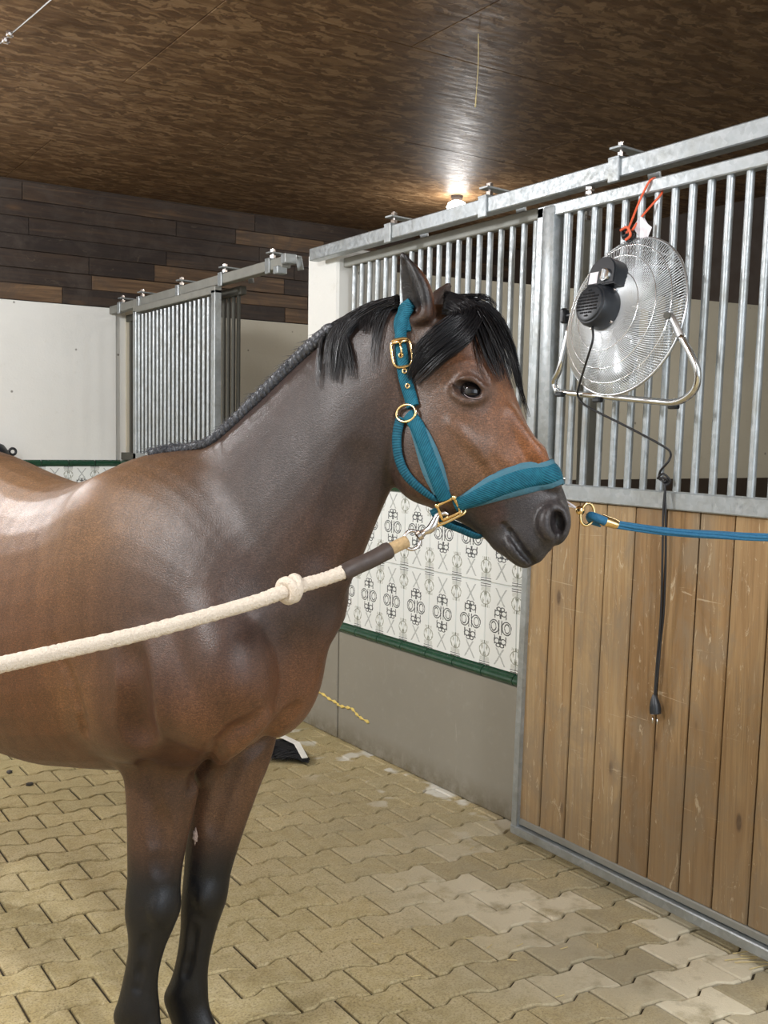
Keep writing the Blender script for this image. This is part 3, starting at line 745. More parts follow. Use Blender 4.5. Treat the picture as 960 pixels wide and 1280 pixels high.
ear_field(eb, ax, sd, fr, EL, .036)
eb2 = HQ(545, 400)+lh*.05; et2 = HQ(556, 350)+lh*.075; ax2 = (et2-eb2); EL2 = ax2.length; ax2.normalize()
fr2 = (vx_*.75-vd_*.65); fr2 = (fr2-ax2*fr2.dot(ax2)).normalized(); sd2 = ax2.cross(fr2)
ear_field(eb2, ax2, sd2, fr2, EL2, .032)

def blur(a):
    for axn in range(3):
        b = a.copy(); sl = [slice(None)]*3; s0 = sl.copy(); s1 = sl.copy(); s2 = sl.copy()
        s0[axn] = slice(0, -2); s1[axn] = slice(1, -1); s2[axn] = slice(2, None)
        b[tuple(s1)] = .25*a[tuple(s0)]+.5*a[tuple(s1)]+.25*a[tuple(s2)]; a = b
    return a
FD.a = blur(FD.a)
def surf(p, d):
    """march from outside (p + d) inwards to the skin"""
    for i in range(160):
        q = p+d*(.12-i*.001); g = tuple(int(round(c/VX))-int(b) for c, b in zip(q, FD.i0))
        if FD.a[g] < .001: return q
    return p
def sub(px, n=14): return [(v.x, v.y) for v in spline([Vector((x, y, 0)) for x, y in px], n)]
for s in (1, -1):
    o = lh*(-s)
    sp = lambda x, y, z=0: surf(HQ(x, y), o)-o*z
    def arc(px, r, k, op='add', z=0.0, n=14):
        P_ = [sp(x, y, z) for x, y in sub(px, n)]; R_ = [v.x for v in spline([Vector((a, 0, 0)) for a in r], n)]; return P_, R_, k, op
    jobs = [arc(((686, 636), (682, 645), (682, 656), (688, 668)), [.003, .006, .006, .003], .014, z=.001),
            arc(((637, 676), (648, 688), (660, 698)), [.005, .006, .005], .014, z=.003),
            arc(((570, 487), (578, 478), (592, 475), (604, 480), (611, 492)), [.003, .006, .0065, .006, .003], .010, z=.001),
            arc(((572, 492), (582, 501), (594, 504), (607, 500), (612, 494)), [.003, .004, .0045, .004, .003], .010, z=.001),
            arc(((568, 528), (588, 546), (604, 563), (618, 588)), [.002, .004, .004, .002], .016, z=.006),
            arc(((566, 480), (579, 467), (597, 465), (612, 477)), [.003, .004, .004, .003], .016, 'cut', z=-.002),
            arc(((699, 670), (694, 684), (690, 694)), [.005, .0045, .003], .005, 'cut'),
            arc(((631, 653), (637, 661), (645, 672), (654, 685), (662, 695), (668, 703)), [.0045, .0065, .007, .007, .0065, .0055], .004, 'cut')]
    a1, a2, a3 = sp(698, 651, .006), sp(694, 637, .001), sp(700, 666, .003); b1 = sp(590, 489, .006)
    if s == 1: A1, MO = a1, jobs[-1][0]
    for P_, R_, k_, op in jobs: FD.line(P_, R_, k_, op)
    FD.ell(a1, (lv(0, 0, 3, 14), lv(0, 0, 7.5, -2), o*.030), .005, 'cut')
    FD.line([a2, a1, a3], [.004, .010, .006], .005, 'cut')
    FD.ell(b1, (lv(0, 0, 14.5, 4), lv(0, 0, -2, 9), o*.018), .005, 'cut')
def seen(x, y):
    """first skin point on the line of sight through x, y, and the way back to the eye"""
    r = ray(x, y); d = V3((r.dot(HH), r.dot(HL), r.z)).normalized(); o_ = loc(CAM)
    for i_ in range(600):
        q = o_+d*(1.3+i_*.004); g = tuple(int(round(c_/VX))-int(b_) for c_, b_ in zip(q, FD.i0))
        if all(0 <= g_ < n_ for g_, n_ in zip(g, FD.a.shape)) and FD.a[g] < .001: return q, d*-1
    return None, None
for px_, r_, kk, dl_ in ((((150, 820), (156, 880), (166, 930)), .010, .06, .030), (((445, 570), (425, 640), (400, 710)), .010, .06, .032), (((182, 955), (187, 1010), (190, 1060)), .007, .03, .016), (((292, 965), (276, 1000), (264, 1045)), .007, .03, .014),
                       (((246, 986), (256, 964), (280, 934), (308, 905), (330, 880)), .008, .03, .010), (((262, 976), (300, 950), (340, 920), (370, 888)), .007, .03, .012), (((60, 800), (85, 860), (104, 920)), .008, .02, .014), (((182, 1172), (177, 1205), (170, 1240)), .005, .015, .003), (((243, 1160), (238, 1195), (230, 1222)), .005, .015, .003), (((198, 1020), (200, 1060), (198, 1095)), .006, .03, .015)):
    n_ = 24
    for op_ in (0, ):
        Q_ = [seen(x, y) for x, y in sub(px_, n_)]; Q_ = [a_+b_*(r_+dl_) for a_, b_ in Q_ if a_ is not None]
        m_ = len(Q_); FD.line(Q_, [r_*(.3+.7*math.sin(math.pi*(i_+.5)/m_)**.5) for i_ in range(m_)], kk, 'cut')
for px_, r_, kk, dl_ in ((((258, 972), (280, 942), (308, 914), (330, 890)), .008, .03, .012), (((262, 770), (285, 820), (300, 860)), .03, .07, .045)):
    n_ = 18; Q_ = [seen(x, y) for x, y in sub(px_, n_)]; Q_ = [a_-b_*(r_+dl_-.012) for a_, b_ in Q_ if a_ is not None]
    FD.line(Q_, [r_*(.4+.6*math.sin(math.pi*(i_+.5)/len(Q_))**.5) for i_ in range(len(Q_))], kk)
FD.a[:, :, 0] = np.maximum(FD.a[:, :, 0], .002)
gr = openvdb.FloatGrid(.07); gr.copyFromArray(FD.a, ijk=tuple(int(x) for x in FD.i0)); gr.transform = openvdb.createLinearTransform(VX)
pts, tri, quad = gr.convertToPolygons(isovalue=0.0, adaptivity=0.0)
me = bpy.data.meshes.new('horse_body')
me.vertices.add(len(pts)); me.vertices.foreach_set('co', pts.astype(np.float32).ravel())
fc = quad.astype(np.int32)
_q = fc[::97]; _n = np.cross(pts[_q[:, 1]]-pts[_q[:, 0]], pts[_q[:, 2]]-pts[_q[:, 0]]); _c = pts[_q].mean(1)
_g = np.array([FD.a[tuple(np.round((c+n/max(np.linalg.norm(n), 1e-9)*.008)/VX).astype(int)-FD.i0)] for c, n in zip(_c, _n)])
if (_g > 0).mean() < .5: fc = fc[:, ::-1].copy()
me.loops.add(fc.size); me.loops.foreach_set('vertex_index', fc.ravel())
me.polygons.add(len(fc)); me.polygons.foreach_set('loop_start', np.arange(0, fc.size, 4, dtype=np.int32))
me.polygons.foreach_set('use_smooth', np.ones(len(fc), bool)); me.update(calc_edges=True); me.validate()
FD.a = None
# coat colour: bay pigment by place on the body, with some shade painted in
P = pts.astype(np.float64)
def smooth(x, a, b): t = np.clip((x-a)/(b-a), 0, 1); return t*t*(3-2*t)
BV = BVHTree.FromPolygons([tuple(p) for p in pts], [tuple(int(i) for i in f) for f in fc])
lcam = loc(CAM)
def hit(x, y, lift=0.0):
    """world point of the horse's skin seen at x, y in the photograph, lifted off the skin by lift"""
    r = ray(x, y); d = V3((r.dot(HH), r.dot(HL), r.z)).normalized()
    q = BV.ray_cast(lcam, d)
    if q[0] is None: return None
    return wor(q[0]+q[1]*lift)
def hitn(x, y):
    r = ray(x, y); d = V3((r.dot(HH), r.dot(HL), r.z)).normalized(); q = BV.ray_cast(lcam, d)
    if q[0] is None: return None, None
    n = q[1]; return wor(q[0]), HH*n[0]+HL*n[1]+V3((0, 0, n[2]))
SP = [(50, 700, .16, (.155, .072, .029)), (20, 630, .09, (.30, .17, .085)), (80, 640, .10, (.30, .165, .078)), (150, 640, .08, (.27, .145, .062)), (20, 880, .14, (.135, .050, .020)), (20, 780, .12, (.145, .062, .025)), (92, 870, .06, (.22, .108, .042)), (140, 890, .05, (.105, .044, .021)), (150, 935, .05, (.085, .036, .019)), (140, 750, .07, (.11, .052, .026)),  # dark points behind the shoulder hold its shade in the colour
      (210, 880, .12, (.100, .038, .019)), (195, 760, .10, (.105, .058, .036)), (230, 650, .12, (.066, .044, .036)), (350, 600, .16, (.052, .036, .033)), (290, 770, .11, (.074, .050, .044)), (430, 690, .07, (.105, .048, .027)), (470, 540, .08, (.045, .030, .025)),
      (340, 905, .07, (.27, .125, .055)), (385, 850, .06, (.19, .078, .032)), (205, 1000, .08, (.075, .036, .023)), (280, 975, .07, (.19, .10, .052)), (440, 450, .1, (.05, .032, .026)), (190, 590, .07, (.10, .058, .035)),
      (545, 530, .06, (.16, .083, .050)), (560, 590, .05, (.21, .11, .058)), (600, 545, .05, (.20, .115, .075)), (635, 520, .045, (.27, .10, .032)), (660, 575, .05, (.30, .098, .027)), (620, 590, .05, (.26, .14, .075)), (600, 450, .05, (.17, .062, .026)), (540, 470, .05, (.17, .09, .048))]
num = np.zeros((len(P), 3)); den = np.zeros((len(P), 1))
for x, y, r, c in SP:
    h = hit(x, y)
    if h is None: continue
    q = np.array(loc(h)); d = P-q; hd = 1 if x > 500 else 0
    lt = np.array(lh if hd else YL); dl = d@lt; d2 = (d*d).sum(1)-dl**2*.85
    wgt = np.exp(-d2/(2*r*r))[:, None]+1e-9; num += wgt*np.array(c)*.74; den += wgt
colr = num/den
def blend(m, c): 
    global colr; colr = colr*(1-m[:, None])+np.array(c)*m[:, None]
wz = P[:, 2]; u = P[:, 0]
legm = smooth(wz, .62, .47)*(wz < .66)
blend(legm, (.006, .0065, .009))
blend(smooth(wz, .09, .075), (.02, .018, .017))
hx = np.array(HQ(676, 596)); hdv = np.array((HQ(690, 690)-HQ(620, 450)).normalized()); along = (P-hx)@hdv
nearhead = smooth(np.linalg.norm(P-np.array(HQ(655, 640)), axis=1), .17, .13)
blend(smooth(along, -.01, .035)*nearhead*.97, (.030, .028, .030))
blend(smooth(np.linalg.norm((P-np.array(A1))*np.array((1, 1, .8)), axis=1), .019, .012), (.006, .005, .005))  # nostril hollow blackened, its shade painted into the coat
_mo = np.min([np.linalg.norm(P-np.array(q), axis=1) for q in MO], axis=0); blend(smooth(_mo, .010, .005), (.010, .008, .008))  # shade of the mouth gap painted along its line
lipm = smooth(np.linalg.norm(P-np.array(loc(hit(612, 640) or HPt(612, 640))), axis=1), .045, .02); blend(lipm*.6, (.05, .022, .018))
e0 = hit(590, 489) or HPt(590, 489, .09); ec = np.array(loc(e0)); dd = P-ec; ring_ = np.sqrt((dd*dd).sum(1)-.55*(dd@np.array(lh))**2)
blend(smooth(ring_, .058, .028)*.6, (.050, .038, .034))
blend(smooth(ring_, .026, .017), (.016, .014, .014))
up = (P-np.array(eb))@np.array(ax); rad = np.linalg.norm((P-np.array(eb))-up[:, None]*np.array(ax), axis=1)
earm = smooth(up, .0, .03)*(rad < .06)*(up > 0)*(up < EL+.03)
blend(earm*.85, (.13, .048, .020))
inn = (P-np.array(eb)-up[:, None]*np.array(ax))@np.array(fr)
blend(earm*smooth(inn, -.016, -.004), (.010, .008, .008))  # shade inside the ear opening painted black
blend(earm*smooth(up, EL*.72, EL*.95)*.9, (.014, .011, .011))
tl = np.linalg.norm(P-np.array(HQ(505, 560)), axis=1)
blend(smooth(tl, .09, .05)*.55, (.02, .014, .012))  # shade between jaw and throat painted into the coat
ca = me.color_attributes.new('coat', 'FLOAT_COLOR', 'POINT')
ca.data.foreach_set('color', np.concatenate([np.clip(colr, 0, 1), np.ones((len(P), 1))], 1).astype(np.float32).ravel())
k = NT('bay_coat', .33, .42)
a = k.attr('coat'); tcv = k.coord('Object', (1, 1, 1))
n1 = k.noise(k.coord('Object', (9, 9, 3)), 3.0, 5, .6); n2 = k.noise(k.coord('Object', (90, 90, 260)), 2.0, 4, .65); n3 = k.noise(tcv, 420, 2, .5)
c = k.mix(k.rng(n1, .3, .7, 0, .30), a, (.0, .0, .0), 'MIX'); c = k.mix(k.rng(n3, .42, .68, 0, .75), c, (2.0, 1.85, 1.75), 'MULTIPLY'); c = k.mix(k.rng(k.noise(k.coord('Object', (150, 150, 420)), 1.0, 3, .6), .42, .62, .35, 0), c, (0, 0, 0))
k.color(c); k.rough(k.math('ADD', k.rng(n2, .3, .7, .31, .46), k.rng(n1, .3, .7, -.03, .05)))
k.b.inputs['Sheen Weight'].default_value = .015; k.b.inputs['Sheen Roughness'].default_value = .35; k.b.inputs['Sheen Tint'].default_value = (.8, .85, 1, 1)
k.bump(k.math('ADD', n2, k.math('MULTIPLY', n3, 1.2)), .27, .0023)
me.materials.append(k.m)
horse = thing('horse', 'bay horse in a teal halter standing side-on in the stable aisle', 'horse', tuple(HO))
hb = bpy.data.objects.new('body', me); COL.objects.link(hb); hb.parent = horse; hb.rotation_euler = (0, 0, HA); OFF[hb] = HO.copy()
print('HORSE verts', len(pts))
# ------------------------------------------------------------------ eyes, hair
ED = (Vector(FW)*-1)
def reflect(p): p = Vector(p); return p-LH*(2*(p-HP0).dot(LH))
def hm(nm, me_): return link(nm, me_, horse)
EYE = NT('dark_eye', .04, .6); EYE.color(EYE.mix(EYE.noise(EYE.pos(), 60), (.004, .004, .006), (.012, .009, .008))); 
e0 = hit(590, 489); er = .0235
for k_ in (0, 1):
    c = e0+LH*.006 if e0 else HPt(590, 489, .075)
    if k_: c = reflect(c)
    bm = bmesh.new(); bmesh.ops.create_uvsphere(bm, u_segments=24, v_segments=16, radius=er)
    bmesh.ops.translate(bm, verts=bm.verts, vec=c); setp(hm('eye', mesh(bm, EYE.m, True)), 'glossy dark brown eye')
LIDM = plain('moist_lid_rim', (.26, .21, .21), .25)
for k_ in (0, 1):
    P_ = [hit(x, y, .0012) for x, y in ((579, 493), (584, 496.5), (591, 498.5), (598, 498), (603, 495.5))]
    if all(p is not None for p in P_):
        if k_: P_ = [reflect(p) for p in P_]
        setp(hm('eyelid_rim', tubeme(spline(P_, 14), [.0003]+[.0007]*12+[.0003], LIDM, 6)), 'pale moist rim of the lower eyelid')
HAIR = NT('black_hair', .34, .32); _n = HAIR.noise(HAIR.pos((1, 1, 1)), 160, 2); HAIR.color(HAIR.mix(_n, (.003, .003, .004), (.012, .011, .012)))
HAIRG = NT('glinted_running_mane', .42, .5); _n = HAIRG.noise(HAIRG.pos((1, 1, 1)), 220, 3, .7); HAIRG.color(HAIRG.ramp(_n, [(.3, (.012, .012, .015)), (.55, (.05, .052, .06)), (.75, (.17, .18, .20))]))  # black hair, its pale grey glints painted into the colour
def near(p):
    q = BV.find_nearest(loc(p)); n_ = q[1]; return wor(q[0]), HH*n_[0]+HL*n_[1]+Vector((0, 0, n_[2]))
def pushout(P, lift):
    out = []
    for p in P:
        q, n_ = near(p); d = (p-q).dot(n_)
        out.append(p if d > lift or (p-q).length > .08 else p+n_*(lift-d))
    return out
class Strands:
    def __init__(s): s.v = []; s.f = []; s.rng = random.Random(5)
    def add(s, P, r, n=9):
        P = spline(P, n); F = frames(P); b = len(s.v)
        for i, p in enumerate(P):
            t = i/(n-1); rr = r*(1-.85*t**2)
            for k in range(3):
                a = 2*math.pi*k/3; s.v.append(p+F[i][1]*math.cos(a)*rr+F[i][2]*math.sin(a)*rr)
        for i in range(n-1):
            for k in range(3): s.f.append((b+i*3+k, b+i*3+(k+1) % 3, b+i*3+3+(k+1) % 3, b+i*3+3+k))
    def build(s, nm, mat, par=None): o = link(nm, pymesh(s.v, s.f, mat), par or horse); setp(o, kind='stuff'); return o
def hp(x, y, lift, off=0.0):
    q = hit(x, y, lift)
    return q if q is not None else HPt(x, y, off)-Vector((0, 0, 0))
# forelock: locks given by a centre path in the head's picture, each a bundle of strands
fo = Strands(); R_ = random.Random(3)
def lock(path, spread, n, lift=(.006, .02), r=.0011, jit=1.0, endscale=1.0, offp=0.0, st=fo):
    for i in range(n):
        sx = R_.uniform(-1, 1); P = []; l = R_.uniform(*lift); cut = R_.uniform(.72, 1.0)
        for j, (x, y, wd) in enumerate(path):
            t = j/(len(path)-1)
            nx = path[min(j+1, len(path)-1)][0]-path[max(j-1, 0)][0]; ny = path[min(j+1, len(path)-1)][1]-path[max(j-1, 0)][1]; nl = math.hypot(nx, ny) or 1
            dx, dy = -ny/nl*sx*wd*spread, nx/nl*sx*wd*spread
            P.append(hp(x+dx+R_.uniform(-jit, jit), y+dy+R_.uniform(-jit, jit), l*(1-.5*t), offp))
        P = pushout(spline(P, 12)[:max(5, int(12*cut))], l*.8)
        st.add(P, r*R_.uniform(.7, 1.3))
lock([(556, 382, 8), (585, 384, 10), (606, 402, 12), (622, 432, 13), (634, 466, 12), (642, 500, 8)], 1, 230, (.006, .028))
lock([(560, 386, 6), (590, 396, 9), (603, 425, 9), (615, 460, 7), (622, 485, 4)], 1, 80, (.006, .02))
lock([(575, 380, 5), (612, 388, 6), (634, 425, 6), (645, 465, 5), (652, 505, 4), (655, 538, 3)], 1, 70, (.006, .02))
lock([(560, 384, 8), (586, 396, 14), (576, 418, 16), (550, 440, 17), (526, 466, 14), (514, 484, 8)], 1, 300, (.008, .03))
lock([(556, 392, 6), (572, 402, 8), (552, 424, 12), (530, 444, 12), (516, 462, 8)], 1, 160, (.01, .03))
lock([(556, 384, 5), (580, 372, 4), (604, 372, 4), (618, 384, 4), (612, 396, 4)], 1, 40, (.012, .03), jit=2, r=.0008)
lock([(560, 378, 5), (600, 378, 4), (626, 400, 5), (642, 440, 4), (650, 480, 5)], 1, 40, (.012, .03), jit=2, r=.0008)
lock([(590, 400, 6), (598, 430, 10), (606, 460, 10), (610, 480, 6)], 1, 26, (.003, .01), r=.0006, jit=2)
setp(fo.build('forelock', HAIR.m), 'shaggy black forelock swept over the brow')
ma = Strands()
lock([(498, 381, 6), (488, 381, 8), (474, 385, 9), (462, 402, 9), (458, 425, 7)], 1, 190, (.004, .022), st=ma)
lock([(500, 380, 6), (470, 386, 9), (440, 404, 10), (424, 430, 10), (420, 460, 9), (418, 486, 7)], 1, 210, (.005, .022), st=ma)
lock([(470, 386, 5), (446, 396, 7), (430, 418, 8), (436, 450, 8), (440, 482, 6)], 1, 150, (.005, .02), st=ma)
lock([(455, 392, 5), (420, 412, 5), (406, 420, 4), (404, 445, 3), (402, 470, 2), (399, 494, 2)], 1, 40, (.006, .02), st=ma)
lock([(492, 384, 4), (484, 392, 4), (474, 415, 5), (470, 445, 5), (466, 475, 4)], 1, 34, (.004, .012), st=ma, r=.0008)
setp(ma.build('mane', HAIR.m), 'loose black mane tufts behind the ears')
# running braid along the crest
crest = [(418, 412), (395, 432), (371, 452), (345, 477), (318, 502), (290, 524), (262, 544), (235, 558), (210, 568), (188, 575)]
cp = []
for x, y in crest:
    q = None; yy = y-14
    while q is None and yy < y+60: yy += 1; q = hit(x, yy+2, 0)
    cp.append(q if q is not None else ath(x, y, 2.2))
cp = spline(cp, 60); bm = bmesh.new(); FR = frames(cp); R_ = random.Random(8)
for st_ in range(3):
    Q = []
    for i in range(240):
        t = i/239; f = t*59; i0 = min(int(f), 58); p = cp[i0].lerp(cp[i0+1], f-i0); tt, a, b = FR[i0]
        up_ = (Vector((0, 0, 1))-tt*tt.z).normalized(); sd_ = tt.cross(up_); ph = t*30*math.pi+st_*2*math.pi/3
        am = .008*(1-.45*t)
        Q.append(p+sd_*(math.sin(ph)*am*1.25)+up_*(math.sin(2*ph)*am*.6+.006*(1-.5*t)))
    add_tube(bm, Q, [.0115*(1-.45*i/239) for i in range(240)], 7)
hm('mane_braid', mesh(bm, HAIRG.m, True))
fz = Strands()
for i in range(900):
    t = R_.random(); f = t*59; i0 = min(int(f), 58); p = cp[i0].lerp(cp[i0+1], f-i0); tt = FR[i0][0]; up_ = (Vector((0, 0, 1))-tt*tt.z).normalized(); sd_ = tt.cross(up_)
    sg = R_.uniform(-1.0, 1.0); am = .016*(1-.4*t); q = p+sd_*(sg*am)+up_*(am*.75*math.sqrt(max(0, 1-sg*sg))+.004)
    d = (tt*R_.uniform(.3, 1.2)+up_*R_.uniform(-.4, .45)+sd_*sg*.8).normalized(); ln = R_.uniform(.012, .03)
    fz.add([q, q+d*ln*.5, q+d*ln+Vector((0, 0, -.003))], .0007, 4)
fz.build('mane_fuzz', HAIRG.m)
tl = Strands()
for i in range(220):
    a = R_.uniform(-1, 1); b = R_.uniform(-1, 1)
    tl.add([wor((-1.33+b*.02, a*.02, 1.24)), wor((-1.40+b*.03, a*.04, 1.15)), wor((-1.43+b*.04, a*.06, .9)), wor((-1.42+b*.05, a*.07, R_.uniform(.3, .5)))], .0028, 10)
tl.build('tail', HAIR.m)
CH = plain('horny_chestnut', (.34, .25, .21), .85, var=.6, scale=260, bump=.8)
q = hit(245, 1046); 
if q: 
    bm = bmesh.new(); bmesh.ops.create_uvsphere(bm, u_segments=16, v_segments=14, radius=1)
    for v in bm.verts: v.co *= 1+.16*math.sin(v.co.z*9+v.co.x*4)+.12*math.sin(v.co.y*13+v.co.z*17)
    bmesh.ops.transform(bm, matrix=Matrix.Translation(q+FW*.003) @ Matrix.Diagonal((.0085, .0065, .020, 1)), verts=bm.verts); hm('chestnut', mesh(bm, CH, True))

# ------------------------------------------------------------------ halter
def mat_web(name, c1, c2, diag=True):
    k = NT(name, .75, .3); uv = k.attr('uvw', 'Vector'); x, y, z = k.sep(uv)
    s_ = k.math('SINE', k.math('MULTIPLY', k.math('ADD', x, k.math('MULTIPLY', y, .8 if diag else 0.0)), 2*math.pi/.0052))
    n = k.noise(k.pos(), 90, 4); c = k.mix(k.rng(s_, -1, 1), c1, c2); c = k.mix(k.rng(n, .4, .75, 0, .35), c, tuple(min(1, v*1.8+.01) for v in c2))
    k.color(c); k.bump(s_, .4, .001); return k.m
TEAL = mat_web('teal_webbing', (.002, .055, .092), (.004, .098, .145)); TEALP = plain('teal_fleece_edge', (.045, .13, .175), .9, var=.3, scale=120, bump=.4)
TEALD = mat_web('dark_teal_strap', (.002, .045, .075), (.003, .075, .115), False)
def ribbon(P, N, Wd, th, mat, n=None):
    """strap along P lying on surface normals N"""
    m = len(P); V = []; F = []; A = []; L_ = 0
    for i in range(m):
        t = (P[min(i+1, m-1)]-P[max(i-1, 0)]).normalized(); nn = (N[i]-t*N[i].dot(t)).normalized(); b = nn.cross(t); w_ = Wd[i]/2
        if i: L_ += (P[i]-P[i-1]).length
        for du, dn in ((-1, .15), (-.93, .7), (-.5, 1.0), (0, 1.08), (.5, 1.0), (.93, .7), (1, .15), (.9, -.2), (-.9, -.2)):
            V.append(P[i]+b*(du*w_)+nn*(dn*th)); A.append((L_, du*w_, 0))
    q = 9
    for i in range(m-1):
        for k in range(q): F.append((i*q+k, (i+1)*q+k, (i+1)*q+(k+1) % q, i*q+(k+1) % q))
    F.append(tuple(range(q))); F.append(tuple((m-1)*q+k for k in range(q))[::-1])
    me_ = bpy.data.meshes.new('strap'); me_.from_pydata([tuple(v) for v in V], [], F); me_.validate(); me_.materials.append(mat)
    me_.polygons.foreach_set('use_smooth', [True]*len(me_.polygons)); me_.set_sharp_from_angle(angle=math.radians(60))
    at_ = me_.attributes.new('uvw', 'FLOAT_VECTOR', 'POINT'); at_.data.foreach_set('vector', np.array(A, np.float32).ravel()[:len(me_.vertices)*3])
    bm = bmesh.new(); bm.from_mesh(me_); bmesh.ops.recalc_face_normals(bm, faces=bm.faces); bm.to_mesh(me_); bm.free()
    return me_
def skinpath(px, lift, n=22):
    """points (with widths in pixels) given where the strap crosses the photograph -> smooth path on the skin"""
    P = []; N = []
    for x, y, w_ in px:
        p, nn = hitn(x, y)
        if p is None: p = HPt(x, y, 0.02); nn = -LH
        P.append(p); N.append(nn)
    P2 = spline(P, n); W2 = [v.x for v in spline([Vector((a[2], 0, 0)) for a in px], n)]
    N2 = [v.normalized() for v in spline(N, n)]
    for it in range(3):
        R2 = []
        for i in range(n):
            q, nn = near(P2[i]); N2[i] = nn if (q-P2[i]).length < .05 else N2[i]
            R2.append(q+nn*lift if (q-P2[i]).length < .03 else P2[i])
        P2 = R2
        if it < 2: P2 = [P2[0]]+[(P2[i-1]+P2[i]*2+P2[i+1])/4 for i in range(1, n-1)]+[P2[-1]]
    for _ in range(4): N2 = [(N2[max(i-1, 0)]+N2[i]*2+N2[min(i+1, n-1)]).normalized() for i in range(n)]
    mpx = [(p-CAM).dot(FW)/FPX for p in P2]
    return P2, N2, [w_*m_ for w_, m_ in zip(W2, mpx)]
halter = thing('halter', 'teal padded halter with brass fittings on the bay horse head', 'halter', tuple(HPt(545, 560)))
def strap(nm, px, th, mat, lift=.001, n=22, parent=None, mirror=False, both=False):
    P, N, Wd = skinpath(px, lift, n)
    if mirror:                                           # goes on round the far side of the head
        P2 = [reflect(p) for p in P[::-1]]; N2 = [v-LH*(2*v.dot(LH)) for v in N[::-1]]
        if (P[-1]-P2[0]).length < .006: P2, N2, W2 = P2[1:], N2[1:], Wd[::-1][1:]
        else: W2 = Wd[::-1]
        P, N, Wd = P+P2, N+N2, Wd+W2
    o = link(nm, ribbon(P, N, Wd, th, mat), parent or halter)
    if both: link(nm, ribbon([reflect(p) for p in P], [v-LH*(2*v.dot(LH)) for v in N], Wd, th, mat), halter)
    return o
strap('noseband_pad', [(571, 630, 20), (592, 622, 26), (620, 609, 36), (650, 599, 40), (680, 594, 36), (700, 590, 32)], .007, TEALP, n=26, mirror=True)
strap('noseband', [(568, 631, 21), (592, 622, 22), (620, 609, 25), (650, 599, 26), (680, 594, 24), (700, 590, 22)], .0095, TEAL, n=26, mirror=True)
strap('cheek_pad', [(516, 522, 14), (529, 550, 25), (541, 585, 29), (552, 614, 22)], .007, TEALP, both=True)
strap('cheek_strap', [(512, 519, 17), (522, 532, 19), (531, 555, 19), (543, 588, 19), (556, 622, 18)], .010, TEAL, both=True)
strap('crown_pad', [(515, 378, 14), (506, 388, 18), (503, 402, 22), (504, 416, 21)], .007, TEAL, both=True)
strap('crown_strap', [(513, 384, 14), (504, 402, 15), (501, 425, 15), (503, 450, 17), (508, 478, 17), (518, 509, 17)], .0085, TEAL, lift=.003, both=True)
strap('throat_strap', [(503, 522, 14), (498, 545, 14), (500, 570, 14), (509, 592, 13), (526, 609, 11), (545, 622, 8)], .005, TEALD, lift=.004, n=24, mirror=True)
def fitting(x, y, lift):
    p, nn = hitn(x, y)
    if p is None: p = HPt(x, y, .05); nn = -LH
    return p+nn*lift, nn
# buckle, eyelets, rings
c, nn = fitting(503, 443, .013); t_ = ath(507, 465, 2)-ath(500, 420, 2); t_ = (t_-nn*t_.dot(nn)).normalized(); b_ = nn.cross(t_)
m_ = (c-CAM).dot(FW)/FPX
link('buckle', ringme(c, b_, t_, 12.5*m_, 18*m_, .0028, BRASS, 32, .55), halter)
bm = bmesh.new(); add_tube(bm, [c-b_*11*m_-t_*14*m_+nn*.002, c+b_*11*m_-t_*14*m_+nn*.002], .003, 8); add_tube(bm, [c-t_*14*m_+nn*.004, c+t_*5*m_+nn*.004], .0022, 8); link('buckle_tongue', mesh(bm, BRASS, True), halter)
for x, y in ((502, 446), (507, 465), (512, 483)):
    c, nn = fitting(x, y, .0135); a_ = nn.orthogonal().normalized()
    link('eyelet', ringme(c, a_, nn.cross(a_), 2.6*m_, 2.6*m_, .0016, BRASS, 16), halter)
    link('eyelet_hole', latheme(c-nn*.001, nn, [(0, 1.8*m_), (.0006, 1.8*m_)], BLACKP, 12), halter)
c, nn = fitting(511, 518, .010); u_ = (UP-nn*UP.dot(nn)).normalized()
link('cheek_ring', ringme(c, nn.cross(u_), u_, 14*m_, 11*m_, .0027, BRASS, 28), halter)
def ath_h(x, y, lift=0.012):                          # just in front of the jaw line, even beside the skin
    p, nn = hitn(x, y); return (p-FW*lift) if p is not None else HPt(x, y, .052)
sq = [ath_h(546, 632), ath_h(567, 622), ath_h(575, 640), ath_h(553, 650)]
pts_ = []
for i in range(4): pts_ += [sq[i].lerp(sq[(i+1) % 4], f) for f in (.06, .35, .65, .94)]
bm = bmesh.new(); add_tube(bm, pts_, .0032, 8, closed=True, up=FW); bmesh.ops.recalc_face_normals(bm, faces=bm.faces); link('square_ring', mesh(bm, BRASS, True), halter)
for p in sq[:2]+[sq[2]]:
    bm = bmesh.new(); bmesh.ops.create_uvsphere(bm, u_segments=12, v_segments=8, radius=.0058); bmesh.ops.translate(bm, verts=bm.verts, vec=p); link('ring_knuckle', mesh(bm, BRASS, True), halter)
cs = [HPt(541, 636, .048), HPt(549, 650, .046), HPt(562, 657, .040), HPt(578, 663, .032), HPt(592, 669, .02), HPt(601, 671, .004)]
P = spline(cs, 18); P = P+[reflect(p) for p in P[::-1]]
link('chin_strap', ribbon(P, [(-FW*.7-UP*.7).normalized() if i < 18 else (FW*.5-UP*.7).normalized() for i in range(36)], [.016]*36, .003, TEALD), halter)
link('chin_ring', ringme(HPt(606, 667, .004), R0, Vector((0, 0, 1)), .012, .009, .0022, CHROME, 24), halter)

